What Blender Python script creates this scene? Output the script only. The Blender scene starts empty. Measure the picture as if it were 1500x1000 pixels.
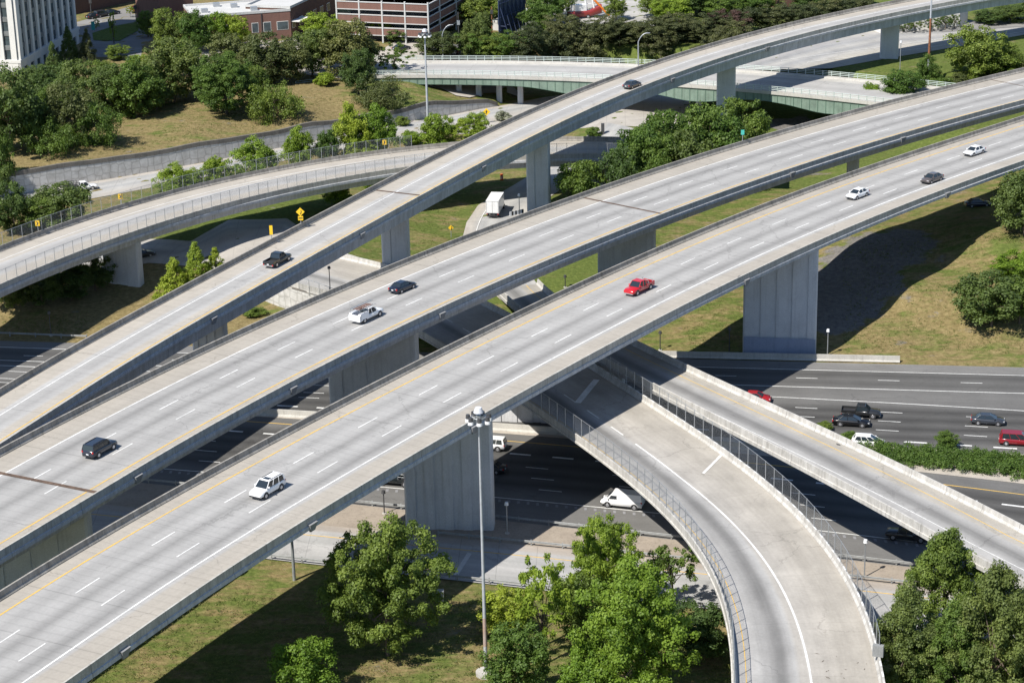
import bpy, bmesh, math, random
import numpy as np
from mathutils import Matrix, Vector
random.seed(7); rng = np.random.default_rng(7)
S = bpy.context.scene; COL = S.collection
R = math.radians
# ------------------------------------------------------------------ camera
PITCH, FPX, ROLL, CH = R(19.5), 3116.24, R(1.33), 113.449
FW = np.array([0, math.cos(PITCH), -math.sin(PITCH)]); _r0 = np.array([1., 0, 0]); _u0 = np.cross(_r0, FW)
RT = _r0*math.cos(ROLL) - _u0*math.sin(ROLL); UP = _r0*math.sin(ROLL) + _u0*math.cos(ROLL)
cd = bpy.data.cameras.new('camera'); cam = bpy.data.objects.new('camera', cd); COL.objects.link(cam)
cam.matrix_world = Matrix(((RT[0], UP[0], -FW[0], 0), (RT[1], UP[1], -FW[1], 0), (RT[2], UP[2], -FW[2], CH), (0, 0, 0, 1)))
cd.sensor_width = 36; cd.lens = FPX/1500*36; cd.clip_start = 1; cd.clip_end = 20000
S.camera = cam
# ------------------------------------------------------------------ sky, sun, exposure
EL = R(51); SH = np.array([.71, .704])            # shadows fall towards SH on the ground
w = bpy.data.worlds.new('World'); S.world = w; w.use_nodes = True
nt = w.node_tree; sky = nt.nodes.new('ShaderNodeTexSky'); sky.sky_type = 'NISHITA'; sky.sun_disc = False
sky.sun_elevation = EL; sky.sun_rotation = math.atan2(-SH[0], -SH[1]); sky.air_density = 1.0; sky.dust_density = .2; sky.ozone_density = 4.0
nt.links.new(sky.outputs[0], nt.nodes['Background'].inputs[0]); nt.nodes['Background'].inputs[1].default_value = .078
sl = bpy.data.lights.new('sun', 'SUN'); sl.energy = 4.3; sl.angle = R(.5); sl.color = (1, .95, .87)
so = bpy.data.objects.new('sun', sl); COL.objects.link(so)
sd = Vector((-SH[0]*math.cos(EL), -SH[1]*math.cos(EL), math.sin(EL))); so.rotation_euler = sd.to_track_quat('Z', 'Y').to_euler()
so.location = (0, 300, 200)
S.view_settings.view_transform = 'Standard'; S.view_settings.look = 'None'; S.view_settings.gamma = 1
S.view_settings.exposure = 0.75
# ------------------------------------------------------------------ picture measurements -> world
def at(x, y, h=0.):
    d = FW*FPX + RT*(x-750) - UP*(y-500); t = (h-CH)/d[2]
    return np.array([0, 0, CH]) + d*t
def proj(P):
    d = np.asarray(P, float)-np.array([0, 0, CH]); z = d@FW
    return 750+FPX*(d@RT)/z, 500-FPX*(d@UP)/z
def W3(pts, h=0.): return np.array([at(p[0], p[1], p[2] if len(p) > 2 else h) for p in pts])
def hgt(base, ytop):
    """height of something upright whose foot is the world point base and whose top shows at ytop"""
    lo, hi = 0., 80.
    for _ in range(30):
        m = (lo+hi)/2
        if proj(base+np.array([0, 0, m]))[1] > ytop: lo = m
        else: hi = m
    return lo
# ------------------------------------------------------------------ materials
MATS = {}
def lnk(nt, a, b): nt.links.new(a, b)
def newmat(name):
    m = bpy.data.materials.new(name); m.use_nodes = True; nt = m.node_tree
    return m, nt, nt.nodes['Principled BSDF']
def N(nt, t, **k):
    n = nt.nodes.new(t)
    for a, b in k.items(): setattr(n, a, b)
    return n
def ramp(nt, stops, src=None, interp='LINEAR'):
    r = N(nt, 'ShaderNodeValToRGB'); e = r.color_ramp.elements; r.color_ramp.interpolation = interp
    while len(e) < len(stops): e.new(.5)
    for i, (p, c) in enumerate(stops): e[i].position = p; e[i].color = (*c, 1) if len(c) == 3 else c
    if src is not None: lnk(nt, src, r.inputs[0])
    return r
def noise(nt, scale, vec=None, detail=4, rough=.6):
    n = N(nt, 'ShaderNodeTexNoise'); n.inputs['Scale'].default_value = scale; n.inputs['Detail'].default_value = detail
    n.inputs['Roughness'].default_value = rough
    if vec is not None: lnk(nt, vec, n.inputs['Vector'])
    return n
def mapping(nt, src, scale=(1, 1, 1), rot=(0, 0, 0)):
    m = N(nt, 'ShaderNodeMapping'); m.inputs['Scale'].default_value = scale; m.inputs['Rotation'].default_value = rot
    lnk(nt, src, m.inputs[0]); return m.outputs[0]
def mix(nt, a, b, f, mode='MIX'):
    m = N(nt, 'ShaderNodeMix', data_type='RGBA', blend_type=mode)
    for s, v in ((m.inputs[6], a), (m.inputs[7], b), (m.inputs[0], f)):
        if isinstance(v, (int, float)): s.default_value = v
        elif isinstance(v, tuple): s.default_value = (*v, 1)
        else: lnk(nt, v, s)
    return m.outputs[2]
def plain(name, col, rough=.6, metal=0, var=.15, vs=1.5, spec=.5):
    if name in MATS: return MATS[name]
    m, nt, b = newmat(name); tc = N(nt, 'ShaderNodeTexCoord')
    n = noise(nt, vs, tc.outputs['Object'])
    r = ramp(nt, [(.3, tuple(c*(1-var) for c in col)), (.7, tuple(min(1, c*(1+var)) for c in col))], n.outputs[0])
    lnk(nt, r.outputs[0], b.inputs['Base Color']); b.inputs['Roughness'].default_value = rough
    b.inputs['Metallic'].default_value = metal; b.inputs['Specular IOR Level'].default_value = spec
    MATS[name] = m; return m
def paint(name, col, rough=.3, metal=.0):
    if name in MATS: return MATS[name]
    m, nt, b = newmat(name); tc = N(nt, 'ShaderNodeTexCoord'); n = noise(nt, 3, tc.outputs['Object'])
    r = ramp(nt, [(.3, tuple(c*.93 for c in col)), (.7, col)], n.outputs[0]); lnk(nt, r.outputs[0], b.inputs['Base Color'])
    b.inputs['Roughness'].default_value = rough; b.inputs['Metallic'].default_value = metal
    b.inputs['Coat Weight'].default_value = .6; b.inputs['Coat Roughness'].default_value = .08
    MATS[name] = m; return m
def stained(name, base, dark, scale=(.25, .25, .06), amt=.55, rough=.85, seams=None):
    """weathered concrete: blotches plus vertical run-off stains"""
    m, nt, b = newmat(name); g = N(nt, 'ShaderNodeNewGeometry'); p = g.outputs['Position']
    n1 = noise(nt, .35, p, 6, .65); n2 = noise(nt, 1, mapping(nt, p, (2.2, 2.2, .12)), 4, .6); n3 = noise(nt, 6, p, 3)
    c = mix(nt, base, dark, ramp(nt, [(.42, (0, 0, 0)), (.75, (amt, amt, amt))], n1.outputs[0]).outputs[0])
    c = mix(nt, c, tuple(d*.8 for d in dark), ramp(nt, [(.52, (0, 0, 0)), (.78, (amt, amt, amt))], n2.outputs[0]).outputs[0])
    c = mix(nt, c, (.5, .5, .5), .0)
    c = mix(nt, c, ramp(nt, [(.3, (.9, .9, .9)), (.7, (1.08, 1.08, 1.08))], n3.outputs[0]).outputs[0], 1., 'MULTIPLY')
    lnk(nt, c, b.inputs['Base Color']); b.inputs['Roughness'].default_value = rough; b.inputs['Specular IOR Level'].default_value = .25
    MATS[name] = m; return m
def roadmat(name, stops, umax, base_noise=.12, joint=9., jointc=.72, grooves=0, rough=.85, wear=.35):
    """stops: (u metres, colour) across the road; UV.x metres across, UV.y metres along"""
    m, nt, b = newmat(name); uv = N(nt, 'ShaderNodeUVMap', uv_map='UV'); sp = N(nt, 'ShaderNodeSeparateXYZ'); lnk(nt, uv.outputs[0], sp.inputs[0])
    wob = noise(nt, .05, mapping(nt, uv.outputs[0], (.5, 1, 1)), 2)
    a = N(nt, 'ShaderNodeMath', operation='MULTIPLY_ADD'); lnk(nt, wob.outputs[0], a.inputs[0]); a.inputs[1].default_value = .8; 
    sb = N(nt, 'ShaderNodeMath', operation='SUBTRACT'); lnk(nt, sp.outputs[0], sb.inputs[0]); sb.inputs[1].default_value = .4; lnk(nt, sb.outputs[0], a.inputs[2])
    d = N(nt, 'ShaderNodeMath', operation='DIVIDE'); lnk(nt, a.outputs[0], d.inputs[0]); d.inputs[1].default_value = umax
    c = ramp(nt, [(min(1, max(0, u/umax)), col) for u, col in stops], d.outputs[0]).outputs[0]
    lo, hi = 1-base_noise, 1+base_noise
    n1 = noise(nt, 1, mapping(nt, uv.outputs[0], (1.6, .035, 1)), 5, .6)          # streaks along the road
    n2 = noise(nt, .12, uv.outputs[0], 5, .6); n3 = noise(nt, 2.5, uv.outputs[0], 3, .7)
    n6 = noise(nt, .35, mapping(nt, uv.outputs[0], (1, .45, 1)), 6, .7)
    for n, l, h in ((n1, 1-base_noise*.55, 1+base_noise*.55), (n2, lo, hi), (n6, 1-base_noise*.9, 1+base_noise*.9), (n3, .94, 1.06)):
        c = mix(nt, c, ramp(nt, [(.3, (l, l, l)), (.7, (h, h, h))], n.outputs[0]).outputs[0], 1., 'MULTIPLY')
    def lines(period, width, depth, c, jitter=True):
        q = N(nt, 'ShaderNodeMath', operation='PINGPONG'); lnk(nt, sp.outputs[1], q.inputs[0]); q.inputs[1].default_value = period/2
        l = N(nt, 'ShaderNodeMath', operation='LESS_THAN'); lnk(nt, q.outputs[0], l.inputs[0]); l.inputs[1].default_value = width/2
        return mix(nt, c, mix(nt, c, (depth, depth, depth), 1., 'MULTIPLY'), l.outputs[0])
    cv = N(nt, 'ShaderNodeTexVoronoi', feature='DISTANCE_TO_EDGE'); cv.inputs['Scale'].default_value = .11; wv = noise(nt, .6, uv.outputs[0], 5, .7); vm = N(nt, 'ShaderNodeVectorMath', operation='ADD'); sc = N(nt, 'ShaderNodeVectorMath', operation='SCALE'); lnk(nt, wv.outputs['Color'], sc.inputs[0]); sc.inputs['Scale'].default_value = 2.5
    lnk(nt, uv.outputs[0], vm.inputs[0]); lnk(nt, sc.outputs[0], vm.inputs[1]); lnk(nt, vm.outputs[0], cv.inputs['Vector']); cm = ramp(nt, [(.006, (.5, .5, .5)), (.012, (0, 0, 0))], cv.outputs['Distance']).outputs[0]
    nm = noise(nt, .06, uv.outputs[0], 2); c = mix(nt, c, mix(nt, c, (.6, .6, .6), 1., 'MULTIPLY'), mix(nt, (0, 0, 0), cm, ramp(nt, [(.48, (0, 0, 0)), (.56, (1, 1, 1))], nm.outputs[0]).outputs[0]))
    if joint: c = lines(joint, .12, jointc, c)
    if grooves: c = lines(grooves, .25, .93, c)
    # cracks, drips and small patches
    v = N(nt, 'ShaderNodeTexVoronoi'); v.inputs['Scale'].default_value = .33; lnk(nt, uv.outputs[0], v.inputs['Vector'])
    sp2 = ramp(nt, [(.035, (1, 1, 1)), (.06, (0, 0, 0))], v.outputs['Distance']).outputs[0]
    n4 = noise(nt, .9, uv.outputs[0], 2); s4 = ramp(nt, [(.6, (0, 0, 0)), (.64, (1, 1, 1))], n4.outputs[0]).outputs[0]
    c = mix(nt, c, (.07, .065, .06), mix(nt, (0, 0, 0), s4, mix(nt, (0, 0, 0), (wear, wear, wear), sp2)))
    lnk(nt, c, b.inputs['Base Color']); b.inputs['Roughness'].default_value = rough; b.inputs['Specular IOR Level'].default_value = .3
    MATS[name] = m; return m
def leafmat(name, c1, c2, c3):
    m, nt, b = newmat(name); at_ = N(nt, 'ShaderNodeAttribute', attribute_name='tint'); oi = N(nt, 'ShaderNodeObjectInfo')
    r = ramp(nt, [(0, c1), (.55, c2), (1, c3)], at_.outputs['Fac'])
    hs = N(nt, 'ShaderNodeHueSaturation'); lnk(nt, r.outputs[0], hs.inputs['Color'])
    mr = N(nt, 'ShaderNodeMapRange'); lnk(nt, oi.outputs['Random'], mr.inputs[0]); mr.inputs[3].default_value = .8; mr.inputs[4].default_value = 1.3
    lnk(nt, mr.outputs[0], hs.inputs['Value'])
    mr2 = N(nt, 'ShaderNodeMapRange'); lnk(nt, oi.outputs['Random'], mr2.inputs[0]); mr2.inputs[3].default_value = .52; mr2.inputs[4].default_value = .475
    lnk(nt, mr2.outputs[0], hs.inputs['Hue'])
    lnk(nt, hs.outputs[0], b.inputs['Base Color']); b.inputs['Roughness'].default_value = .55; b.inputs['Specular IOR Level'].default_value = .3
    tr = N(nt, 'ShaderNodeBsdfTranslucent'); ml = mix(nt, hs.outputs[0], (1.2, 1.3, .5), 1., 'MULTIPLY'); lnk(nt, ml, tr.inputs[0])
    mx = N(nt, 'ShaderNodeMixShader'); mx.inputs[0].default_value = .36; lnk(nt, b.outputs[0], mx.inputs[1]); lnk(nt, tr.outputs[0], mx.inputs[2])
    lnk(nt, mx.outputs[0], nt.nodes['Material Output'].inputs[0]); MATS[name] = m; return m
def glassmat():
    m, nt, b = newmat('car_glass'); b.inputs['Base Color'].default_value = (.02, .028, .035, 1); b.inputs['Roughness'].default_value = .06
    b.inputs['Specular IOR Level'].default_value = .7; MATS['car_glass'] = m; return m
def wiremat(name, col, f):
    m, nt, b = newmat(name); b.inputs['Base Color'].default_value = (*col, 1); b.inputs['Roughness'].default_value = .5; b.inputs['Metallic'].default_value = .3
    t = N(nt, 'ShaderNodeBsdfTransparent'); mx = N(nt, 'ShaderNodeMixShader')
    uv = N(nt, 'ShaderNodeUVMap', uv_map='UV'); ww = []
    for sg in (1, -1):
        wv = N(nt, 'ShaderNodeTexWave'); wv.inputs['Scale'].default_value = 1.9; lnk(nt, mapping(nt, uv.outputs[0], (1, 1, 1), (0, 0, R(45*sg))), wv.inputs['Vector']); ww.append(wv)
    mxm = N(nt, 'ShaderNodeMath', operation='MAXIMUM'); lnk(nt, ww[0].outputs['Fac'], mxm.inputs[0]); lnk(nt, ww[1].outputs['Fac'], mxm.inputs[1])
    th = N(nt, 'ShaderNodeMath', operation='GREATER_THAN'); lnk(nt, mxm.outputs[0], th.inputs[0]); th.inputs[1].default_value = f
    lnk(nt, th.outputs[0], mx.inputs[0]); lnk(nt, t.outputs[0], mx.inputs[1]); lnk(nt, b.outputs[0], mx.inputs[2])
    lnk(nt, mx.outputs[0], nt.nodes['Material Output'].inputs[0]); MATS[name] = m; return m
def jointed(name, base, dark, amt, period=6.1):
    m = stained(name, base, dark, amt=amt); nt = m.node_tree; b = nt.nodes['Principled BSDF']; src = b.inputs['Base Color'].links[0].from_socket
    uv = N(nt, 'ShaderNodeUVMap', uv_map='UV'); sp = N(nt, 'ShaderNodeSeparateXYZ'); lnk(nt, uv.outputs[0], sp.inputs[0]); q = N(nt, 'ShaderNodeMath', operation='PINGPONG'); lnk(nt, sp.outputs[1], q.inputs[0]); q.inputs[1].default_value = period/2
    l = N(nt, 'ShaderNodeMath', operation='LESS_THAN'); lnk(nt, q.outputs[0], l.inputs[0]); l.inputs[1].default_value = .045
    n = noise(nt, 1, mapping(nt, uv.outputs[0], (.15, 1.3, 1)), 4, .7); c = mix(nt, src, ramp(nt, [(.35, (.72, .71, .69)), (.6, (1.04, 1.04, 1.04))], n.outputs[0]).outputs[0], .8, 'MULTIPLY')
    c = mix(nt, c, (.06, .055, .05), mix(nt, (0, 0, 0), (.5, .5, .5), l.outputs[0])); lnk(nt, c, b.inputs['Base Color']); return m
CONC = stained('barrier_concrete', (.46, .445, .41), (.24, .23, .21), amt=.45)
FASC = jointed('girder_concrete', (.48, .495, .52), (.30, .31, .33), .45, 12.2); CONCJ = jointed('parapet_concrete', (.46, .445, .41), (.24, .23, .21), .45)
PIER = stained('pier_concrete', (.56, .565, .575), (.36, .36, .37), amt=.4)
STEEL = plain('galvanised_steel', (.42, .44, .46), .45, .6, .12)
GRS = stained('guardrail_steel', (.27, .28, .28), (.15, .145, .14), amt=.6)
LITE = jointed('sunlit_parapet', (.50, .485, .455), (.30, .29, .27), .5); DPAR = jointed('shaded_weathered_parapet', (.33, .31, .28), (.15, .145, .13), .7)  # LITE: sunlight put into the colour; DPAR: stains plus shade put into it
DKST = plain('dark_steel', (.08, .08, .085), .5, .4)
RUST = plain('rusty_steel', (.24, .10, .05), .8, .2, .4, 3)
WHITE = stained('road_paint_white', (.72, .72, .70), (.42, .42, .41), amt=.8)
YELL = stained('road_paint_yellow', (.66, .42, .09), (.42, .33, .17), amt=.8)
GLASS = glassmat(); TYRE = plain('tyre_rubber', (.022, .022, .024), .8); RIM = plain('rim_alloy', (.5, .5, .52), .35, .7)
HEADL = plain('lamp_lens', (.75, .76, .78), .15); TAILL = plain('tail_lens', (.42, .015, .015), .25); CHROME = plain('bumper_chrome', (.55, .55, .56), .25, .8)
TRIM = plain('black_trim', (.03, .03, .032), .5)
BARK = plain('bark', (.13, .10, .075), .9, 0, .3, 4)
WIRE = wiremat('chain_link', (.30, .32, .34), .985)
# ------------------------------------------------------------------ mesh helpers
class MB:
    def __init__(s): s.v = []; s.f = []; s.uv = []; s.sm = []
    def add(s, vs, fs, uvs=None, smooth=False):
        o = len(s.v); s.v += [tuple(map(float, p)) for p in vs]
        for f in fs:
            s.f.append(tuple(i+o for i in f)); s.sm.append(smooth); s.uv.append([uvs[i] for i in f] if uvs else None)
        return s
    def box(s, x0, x1, y0, y1, z0, z1, M=None, taper=None):
        vs = [(x, y, z) for z in (z0, z1) for x, y in ((x0, y0), (x1, y0), (x1, y1), (x0, y1))]
        if taper:
            cx, cy = (x0+x1)/2, (y0+y1)/2
            vs = vs[:4]+[(cx+(x-cx)*taper[0], cy+(y-cy)*taper[1], z) for x, y, z in vs[4:]]
        if M is not None: vs = [tuple(M @ Vector(v)) for v in vs]
        return s.add(vs, [(3, 2, 1, 0), (4, 5, 6, 7), (0, 1, 5, 4), (1, 2, 6, 5), (2, 3, 7, 6), (3, 0, 4, 7)])
    def hexa(s, b, t):
        """b,t: four bottom and four top points"""
        return s.add(list(b)+list(t), [(3, 2, 1, 0), (4, 5, 6, 7), (0, 1, 5, 4), (1, 2, 6, 5), (2, 3, 7, 6), (3, 0, 4, 7)])
    def tube(s, a, b, r0, r1=None, n=8, cap=True):
        r1 = r0 if r1 is None else r1; a = Vector(a); b = Vector(b); d = (b-a); q = d.to_track_quat('Z', 'Y').to_matrix()
        vs = []
        for p, r in ((a, r0), (b, r1)):
            for i in range(n):
                t = 2*math.pi*i/n; vs.append(tuple(p+q@Vector((r*math.cos(t), r*math.sin(t), 0))))
        fs = [(i, (i+1) % n, n+(i+1) % n, n+i) for i in range(n)]
        s.add(vs, fs, smooth=True)
        if cap: s.add(vs, [tuple(range(n-1, -1, -1)), tuple(range(n, 2*n))])
        return s
    def build(s, name, mat, parent=None, loc=None):
        me = bpy.data.meshes.new(name); me.from_pydata(s.v, [], s.f)
        if any(u is not None for u in s.uv):
            l = me.uv_layers.new(name='UV'); k = 0; arr = []
            for f, u in zip(s.f, s.uv):
                for j in range(len(f)): arr += list(u[j]) if u else [0, 0]
            l.data.foreach_set('uv', arr)
        me.polygons.foreach_set('use_smooth', s.sm)
        me.materials.append(mat); me.update()
        o = bpy.data.objects.new(name, me); COL.objects.link(o)
        if parent: o.parent = parent
        if loc is not None: o.location = loc
        return o
def tag(o, label=None, cat=None, group=None, kind=None):
    for k, v in (('label', label), ('category', cat), ('group', group), ('kind', kind)):
        if v: o[k] = v
    return o
def thing(name, label, cat, loc=(0, 0, 0), rz=0, group=None):
    o = bpy.data.objects.new(name, None); COL.objects.link(o); o.location = tuple(map(float, loc)); o.rotation_euler = (0, 0, rz); o.empty_display_size = .5
    return tag(o, label, cat, group)
def copy_tree(o, parent=None):
    c = o.copy(); COL.objects.link(c); c.parent = parent
    for ch in list(o.children): copy_tree(ch, c)
    return c
def pl_resample(P, step):
    P = np.asarray(P, float); d = np.r_[0, np.cumsum(np.hypot(*np.diff(P[:, :2], axis=0).T))]
    n = max(2, int(d[-1]/step)+1); t = np.linspace(0, d[-1], n)
    return np.stack([np.interp(t, d, P[:, k]) for k in range(3)], 1)
def smooth_line(P, deg=3, step=3., ext=0):
    P = np.asarray(P, float); d = np.r_[0, np.cumsum(np.hypot(*np.diff(P[:, :2], axis=0).T))]
    t = d/d[-1]; k = min(deg, len(P)-1); tt = np.linspace(0, 1, max(2, int(d[-1]/step)))
    Q = np.stack([np.polyval(np.polyfit(t, P[:, i], k if i < 2 else min(k, 2)), tt) for i in range(3)], 1)
    if ext:
        a = (Q[0]-Q[1]); a[2] = 0; a /= np.linalg.norm(a); b = Q[-1]-Q[-2]; b[2] = 0; b /= np.linalg.norm(b)
        Q = np.vstack([Q[0]+a*ext, Q, Q[-1]+b*ext])
    return Q
def ribbon(P, w, name, mat, parent=None, dz=.0, zf=None):
    P = np.asarray(P); T = np.gradient(P[:, :2], axis=0); T /= np.maximum(1e-6, np.hypot(*T.T))[:, None]; Nn = np.stack([-T[:, 1], T[:, 0]], 1)
    a = P.copy(); b = P.copy(); a[:, :2] += Nn*w/2; b[:, :2] -= Nn*w/2; a[:, 2] += dz; b[:, 2] += dz
    d = np.r_[0, np.cumsum(np.hypot(*np.diff(P[:, :2], axis=0).T))]; n = len(P); m = MB()
    m.add(list(a)+list(b), [(i, n+i, n+i+1, i+1) for i in range(n-1)], [(0, x) for x in d]+[(w, x) for x in d])
    return m.build(name, mat, parent)
# ------------------------------------------------------------------ terrain
def LINE(pts, z=0., deg=3, step=4, ext=300): return smooth_line(W3(pts, z), deg, step, ext)
NEDGE = LINE([(-150, 495), (0, 499), (127, 503), (500, 512), (978, 526), (1227, 531), (1319, 533), (1500, 538), (1650, 542)])
CP = [(-60, 480, .2), (0, 480, .4), (100, 480, .3), (60, 440, 2), (150, 440, .8), (200, 450, .8), (0, 420, 2.5), (150, 400, 2.5), (300, 400, 3), (230, 360, 4), (340, 345, 4), (430, 370, 4), (500, 400, 4.2), (540, 440, 4),
      (400, 310, 3.0), (300, 325, 3.5), (200, 340, 3.8), (0, 340, 3.2), (0, 300, 3), (100, 290, 3), (233, 262, 3), (336, 245, 3), (450, 225, 3), (583, 192, 3), (700, 168, 2.5), (780, 162, 2.2), (900, 178, 2.5), (1000, 160, 1.5), (1100, 150, 1), (1050, 135, 1), (950, 130, 1.5), (850, 140, 2),
      (620, 350, 1.6), (560, 330, 2.4), (650, 300, 1.0), (720, 320, .6), (740, 350, .9), (680, 340, .8), (700, 290, .7), (760, 270, .7), (800, 245, .8), (850, 215, 1.2), (400, 455, .2), (350, 470, .2), (330, 500, 0), (450, 480, .2), (550, 480, .3),
      (1100, 190, 1.5), (1180, 182, 1.2), (1040, 200, 2), (950, 240, 2.5), (850, 290, 1), (830, 390, 3.2), (870, 400, 3), (900, 350, 3), (960, 360, 2.5), (1000, 480, .8), (1050, 440, 2), (1040, 515, 0), (960, 515, 0), (900, 470, 1),
      (1110, 470, .8), (1195, 518, .2), (1243, 518, 0), (1300, 480, 1), (1350, 415, 5), (1467, 333, 8.3), (1300, 345, 6), (1450, 420, 5.5), (1450, 470, 2.6), (1500, 500, .6), (1400, 500, .6), (1350, 500, .4), (1600, 420, 6), (1600, 500, .8), (1200, 440, 3), (1250, 310, 4.5), (1120, 330, 2), (1060, 360, 2), (1000, 390, 2.4),
      (1400, 250, 5.5), (1600, 250, 8), (1500, 200, 7), (1250, 220, 2), (1330, 240, 3), (1180, 260, 1.5), (1300, 200, 2.5), (1350, 150, 9), (1600, 100, 9.2)]
CPW = W3(CP); 
WALLB = smooth_line(W3([(-150, 312, 3), (47, 281, 3), (145, 265.5, 3), (233, 250, 3), (336, 232, 3), (430, 213, 3), (577, 182, 3), (670, 165, 3), (728, 152, 3)]), 4, 3)
NBOUND = np.vstack([WALLB[:1]-np.array([600, 0, 0]), WALLB, W3([(800, 110, 3), (900, 103, 3), (1020, 112, 3), (1100, 124, 3), (1240, 146, 3), (1292, 158, 3), (1420, 148, 3), (1620, 110, 3)]), at(1700, 60, 3)+np.array([900, 0, 0])])
CPN = W3([(-200, 285, 6.7), (0, 256, 6.8), (50, 250, 6.8), (145, 236, 6.6), (233, 222, 6.4), (336, 202, 6.2), (417, 194, 5.9), (500, 178, 5.6), (580, 162, 5), (667, 150, 3.6), (720, 145, 3), (100, 215, 8), (300, 178, 8.2), (430, 160, 8), (520, 130, 8.5), (430, 125, 9), (600, 115, 9), (640, 128, 6.8), (660, 135, 5),
           (0, 215, 8.2), (-150, 240, 8), (-150, 150, 9), (0, 120, 9), (200, 100, 9), (400, 90, 9), (600, 60, 9), (800, 60, 9), (1000, 60, 9), (800, 95, 9), (1000, 95, 9), (1200, 100, 9), (1310, 112, 9), (1300, 80, 9), (1400, 90, 9), (1450, 130, 9.3), (1600, 90, 9.3), (1500, 40, 9.2), (1400, 20, 9.2), (1000, 0, 9), (0, 0, 9), (500, 0, 9)])
def krr(C, x, y, s):
    x = np.asarray(x, float); y = np.asarray(y, float); sh = x.shape; X = x.ravel()[:, None]; Y = y.ravel()[:, None]; out = np.empty(X.shape[0])
    for i in range(0, len(X), 20000):
        d2 = (X[i:i+20000]-C[:, 0])**2+((Y[i:i+20000]-C[:, 1])*.75)**2
        wt = 1/(d2+s*s)**2.2
        out[i:i+20000] = (wt@C[:, 2])/wt.sum(1)
    return out.reshape(sh)
def sdist(P, x, y):
    """signed distance to polyline running left to right: positive on the far (north) side"""
    x = np.asarray(x, float); y = np.asarray(y, float); best = np.full(x.shape, 1e9); sg = np.ones(x.shape)
    for i in range(len(P)-1):
        a = P[i, :2]; b = P[i+1, :2]; ab = b-a; L2 = ab@ab
        t = np.clip(((x-a[0])*ab[0]+(y-a[1])*ab[1])/L2, 0, 1); dx = x-a[0]-t*ab[0]; dy = y-a[1]-t*ab[1]; d = np.hypot(dx, dy)
        m = d < best; cr = ab[0]*(y-a[1])-ab[1]*(x-a[0]); sg = np.where(m, np.where(cr > 0, 1, -1), sg); best = np.where(m, d, best)
    return best*sg
def sstep(x): x = np.clip(x, 0, 1); return x*x*(3-2*x)
# foot of the concrete-faced retaining wall that carries the ramp out of the side street
RW = smooth_line(W3([(384, 441, .3), (418, 455, .3), (450, 467, .3), (520, 492, .3)]), 2, 2)
RWX = np.vstack([RW[0]+(RW[0]-RW[1])*14, RW])
RWX[0] = at(330, 395, 2.5)
def terr(x, y):
    x = np.asarray(x, float); y = np.asarray(y, float)
    dn = sdist(NEDGE, x, y); ts = krr(CPW, x, y, 7)*sstep((dn-1)/14); d = sdist(NBOUND, x, y); tn = krr(CPN, x, y, 7)
    k = sstep((d-.5)/1.4); z = ts*(1-k)+tn*k
    return z
def terr1(x, y): return float(terr(np.array([x]), np.array([y]))[0])
def gnd(px, py, guess=3.):
    z = guess
    for _ in range(12): p = at(px, py, z); z = .5*z+.5*terr1(p[0], p[1])
    p = at(px, py, z); p[2] = terr1(p[0], p[1]); return p
def axis(lo, hi, step, far):
    a = list(np.arange(lo, hi+.1, step)); l = []; s = step; v = lo
    while v > -far: s *= 1.5; v -= s; l.append(v)
    r = []; s = step; v = hi
    while v < far: s *= 1.5; v += s; r.append(v)
    return np.array(l[::-1]+a+r)
gx = axis(-175, 175, 1.4, 6000); gy = axis(215, 640, 1.5, 7000)
X, Y = np.meshgrid(gx, gy); Z = terr(X, Y)
dNE = sdist(NEDGE, X, Y)
Z = Z - .14*(dNE < 1.3) + (np.abs(rng.normal(0, .05, Z.shape)))*(dNE > 3)
me = bpy.data.meshes.new('ground'); ny, nx = X.shape
idx = np.arange(nx*ny).reshape(ny, nx); F = np.stack([idx[:-1, :-1], idx[:-1, 1:], idx[1:, 1:], idx[1:, :-1]], -1).reshape(-1, 4)
me.from_pydata(np.stack([X, Y, Z], -1).reshape(-1, 3).tolist(), [], F.tolist())
me.polygons.foreach_set('use_smooth', [True]*len(me.polygons))
DRY = W3([(0, 255, 7), (100, 235, 7), (300, 190, 8), (480, 150, 8), (430, 160, 8), (560, 150, 7), (60, 450, 1), (0, 470, 1), (150, 480, 0), (1250, 510, 0), (1400, 480, 2), (1450, 450, 4), (1350, 430, 5), (1050, 500, 0), (300, 870, 0), (600, 930, 0), (350, 950, 0), (800, 980, 0), (300, 310, 3), (600, 340, 3), (1400, 90, 9), (850, 390, 3), (1040, 450, 1), (160, 55, 9), (640, 370, 3), (1500, 700, 0), (1400, 400, 6), (700, 960, 0), (1150, 190, 1), (1300, 110, 9), (1330, 85, 9)])
DRY[:, 2] = [1.1, 1.15, 1.0, 1.3, 1.2, .6, 1.2, 1.1, 1.3, 1.1, 1.0, .9, .9, .8, .75, .8, .75, .75, .2, .7, .35, .4, .8, 1.0, .6, .8, .8, .9, .3, .4, .6]
dr = krr(DRY, X, Y, 9).ravel(); at_ = me.attributes.new('dry', 'FLOAT', 'POINT'); at_.data.foreach_set('value', dr.astype(np.float32))
GV = W3([(1215, 470, 1), (1225, 430, 3), (1240, 395, 5), (1262, 372, 6), (1290, 352, 7), (1320, 345, 7), (1235, 455, 2), (1270, 400, 5), (1250, 440, 3), (1150, 183, 1.2), (1175, 182, 1.2), (1200, 186, 1)]); GVR = np.array([4, 5, 6, 6, 6, 5, 4, 5, 4, 4, 4, 3.])
gvf = np.max(np.stack([1-np.hypot(X-g[0], (Y-g[1])*.8)/(1.5*r_) for g, r_ in zip(GV, GVR)]), 0).clip(0, 1).ravel(); at2 = me.attributes.new('grav', 'FLOAT', 'POINT'); at2.data.foreach_set('value', gvf.astype(np.float32))
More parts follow.
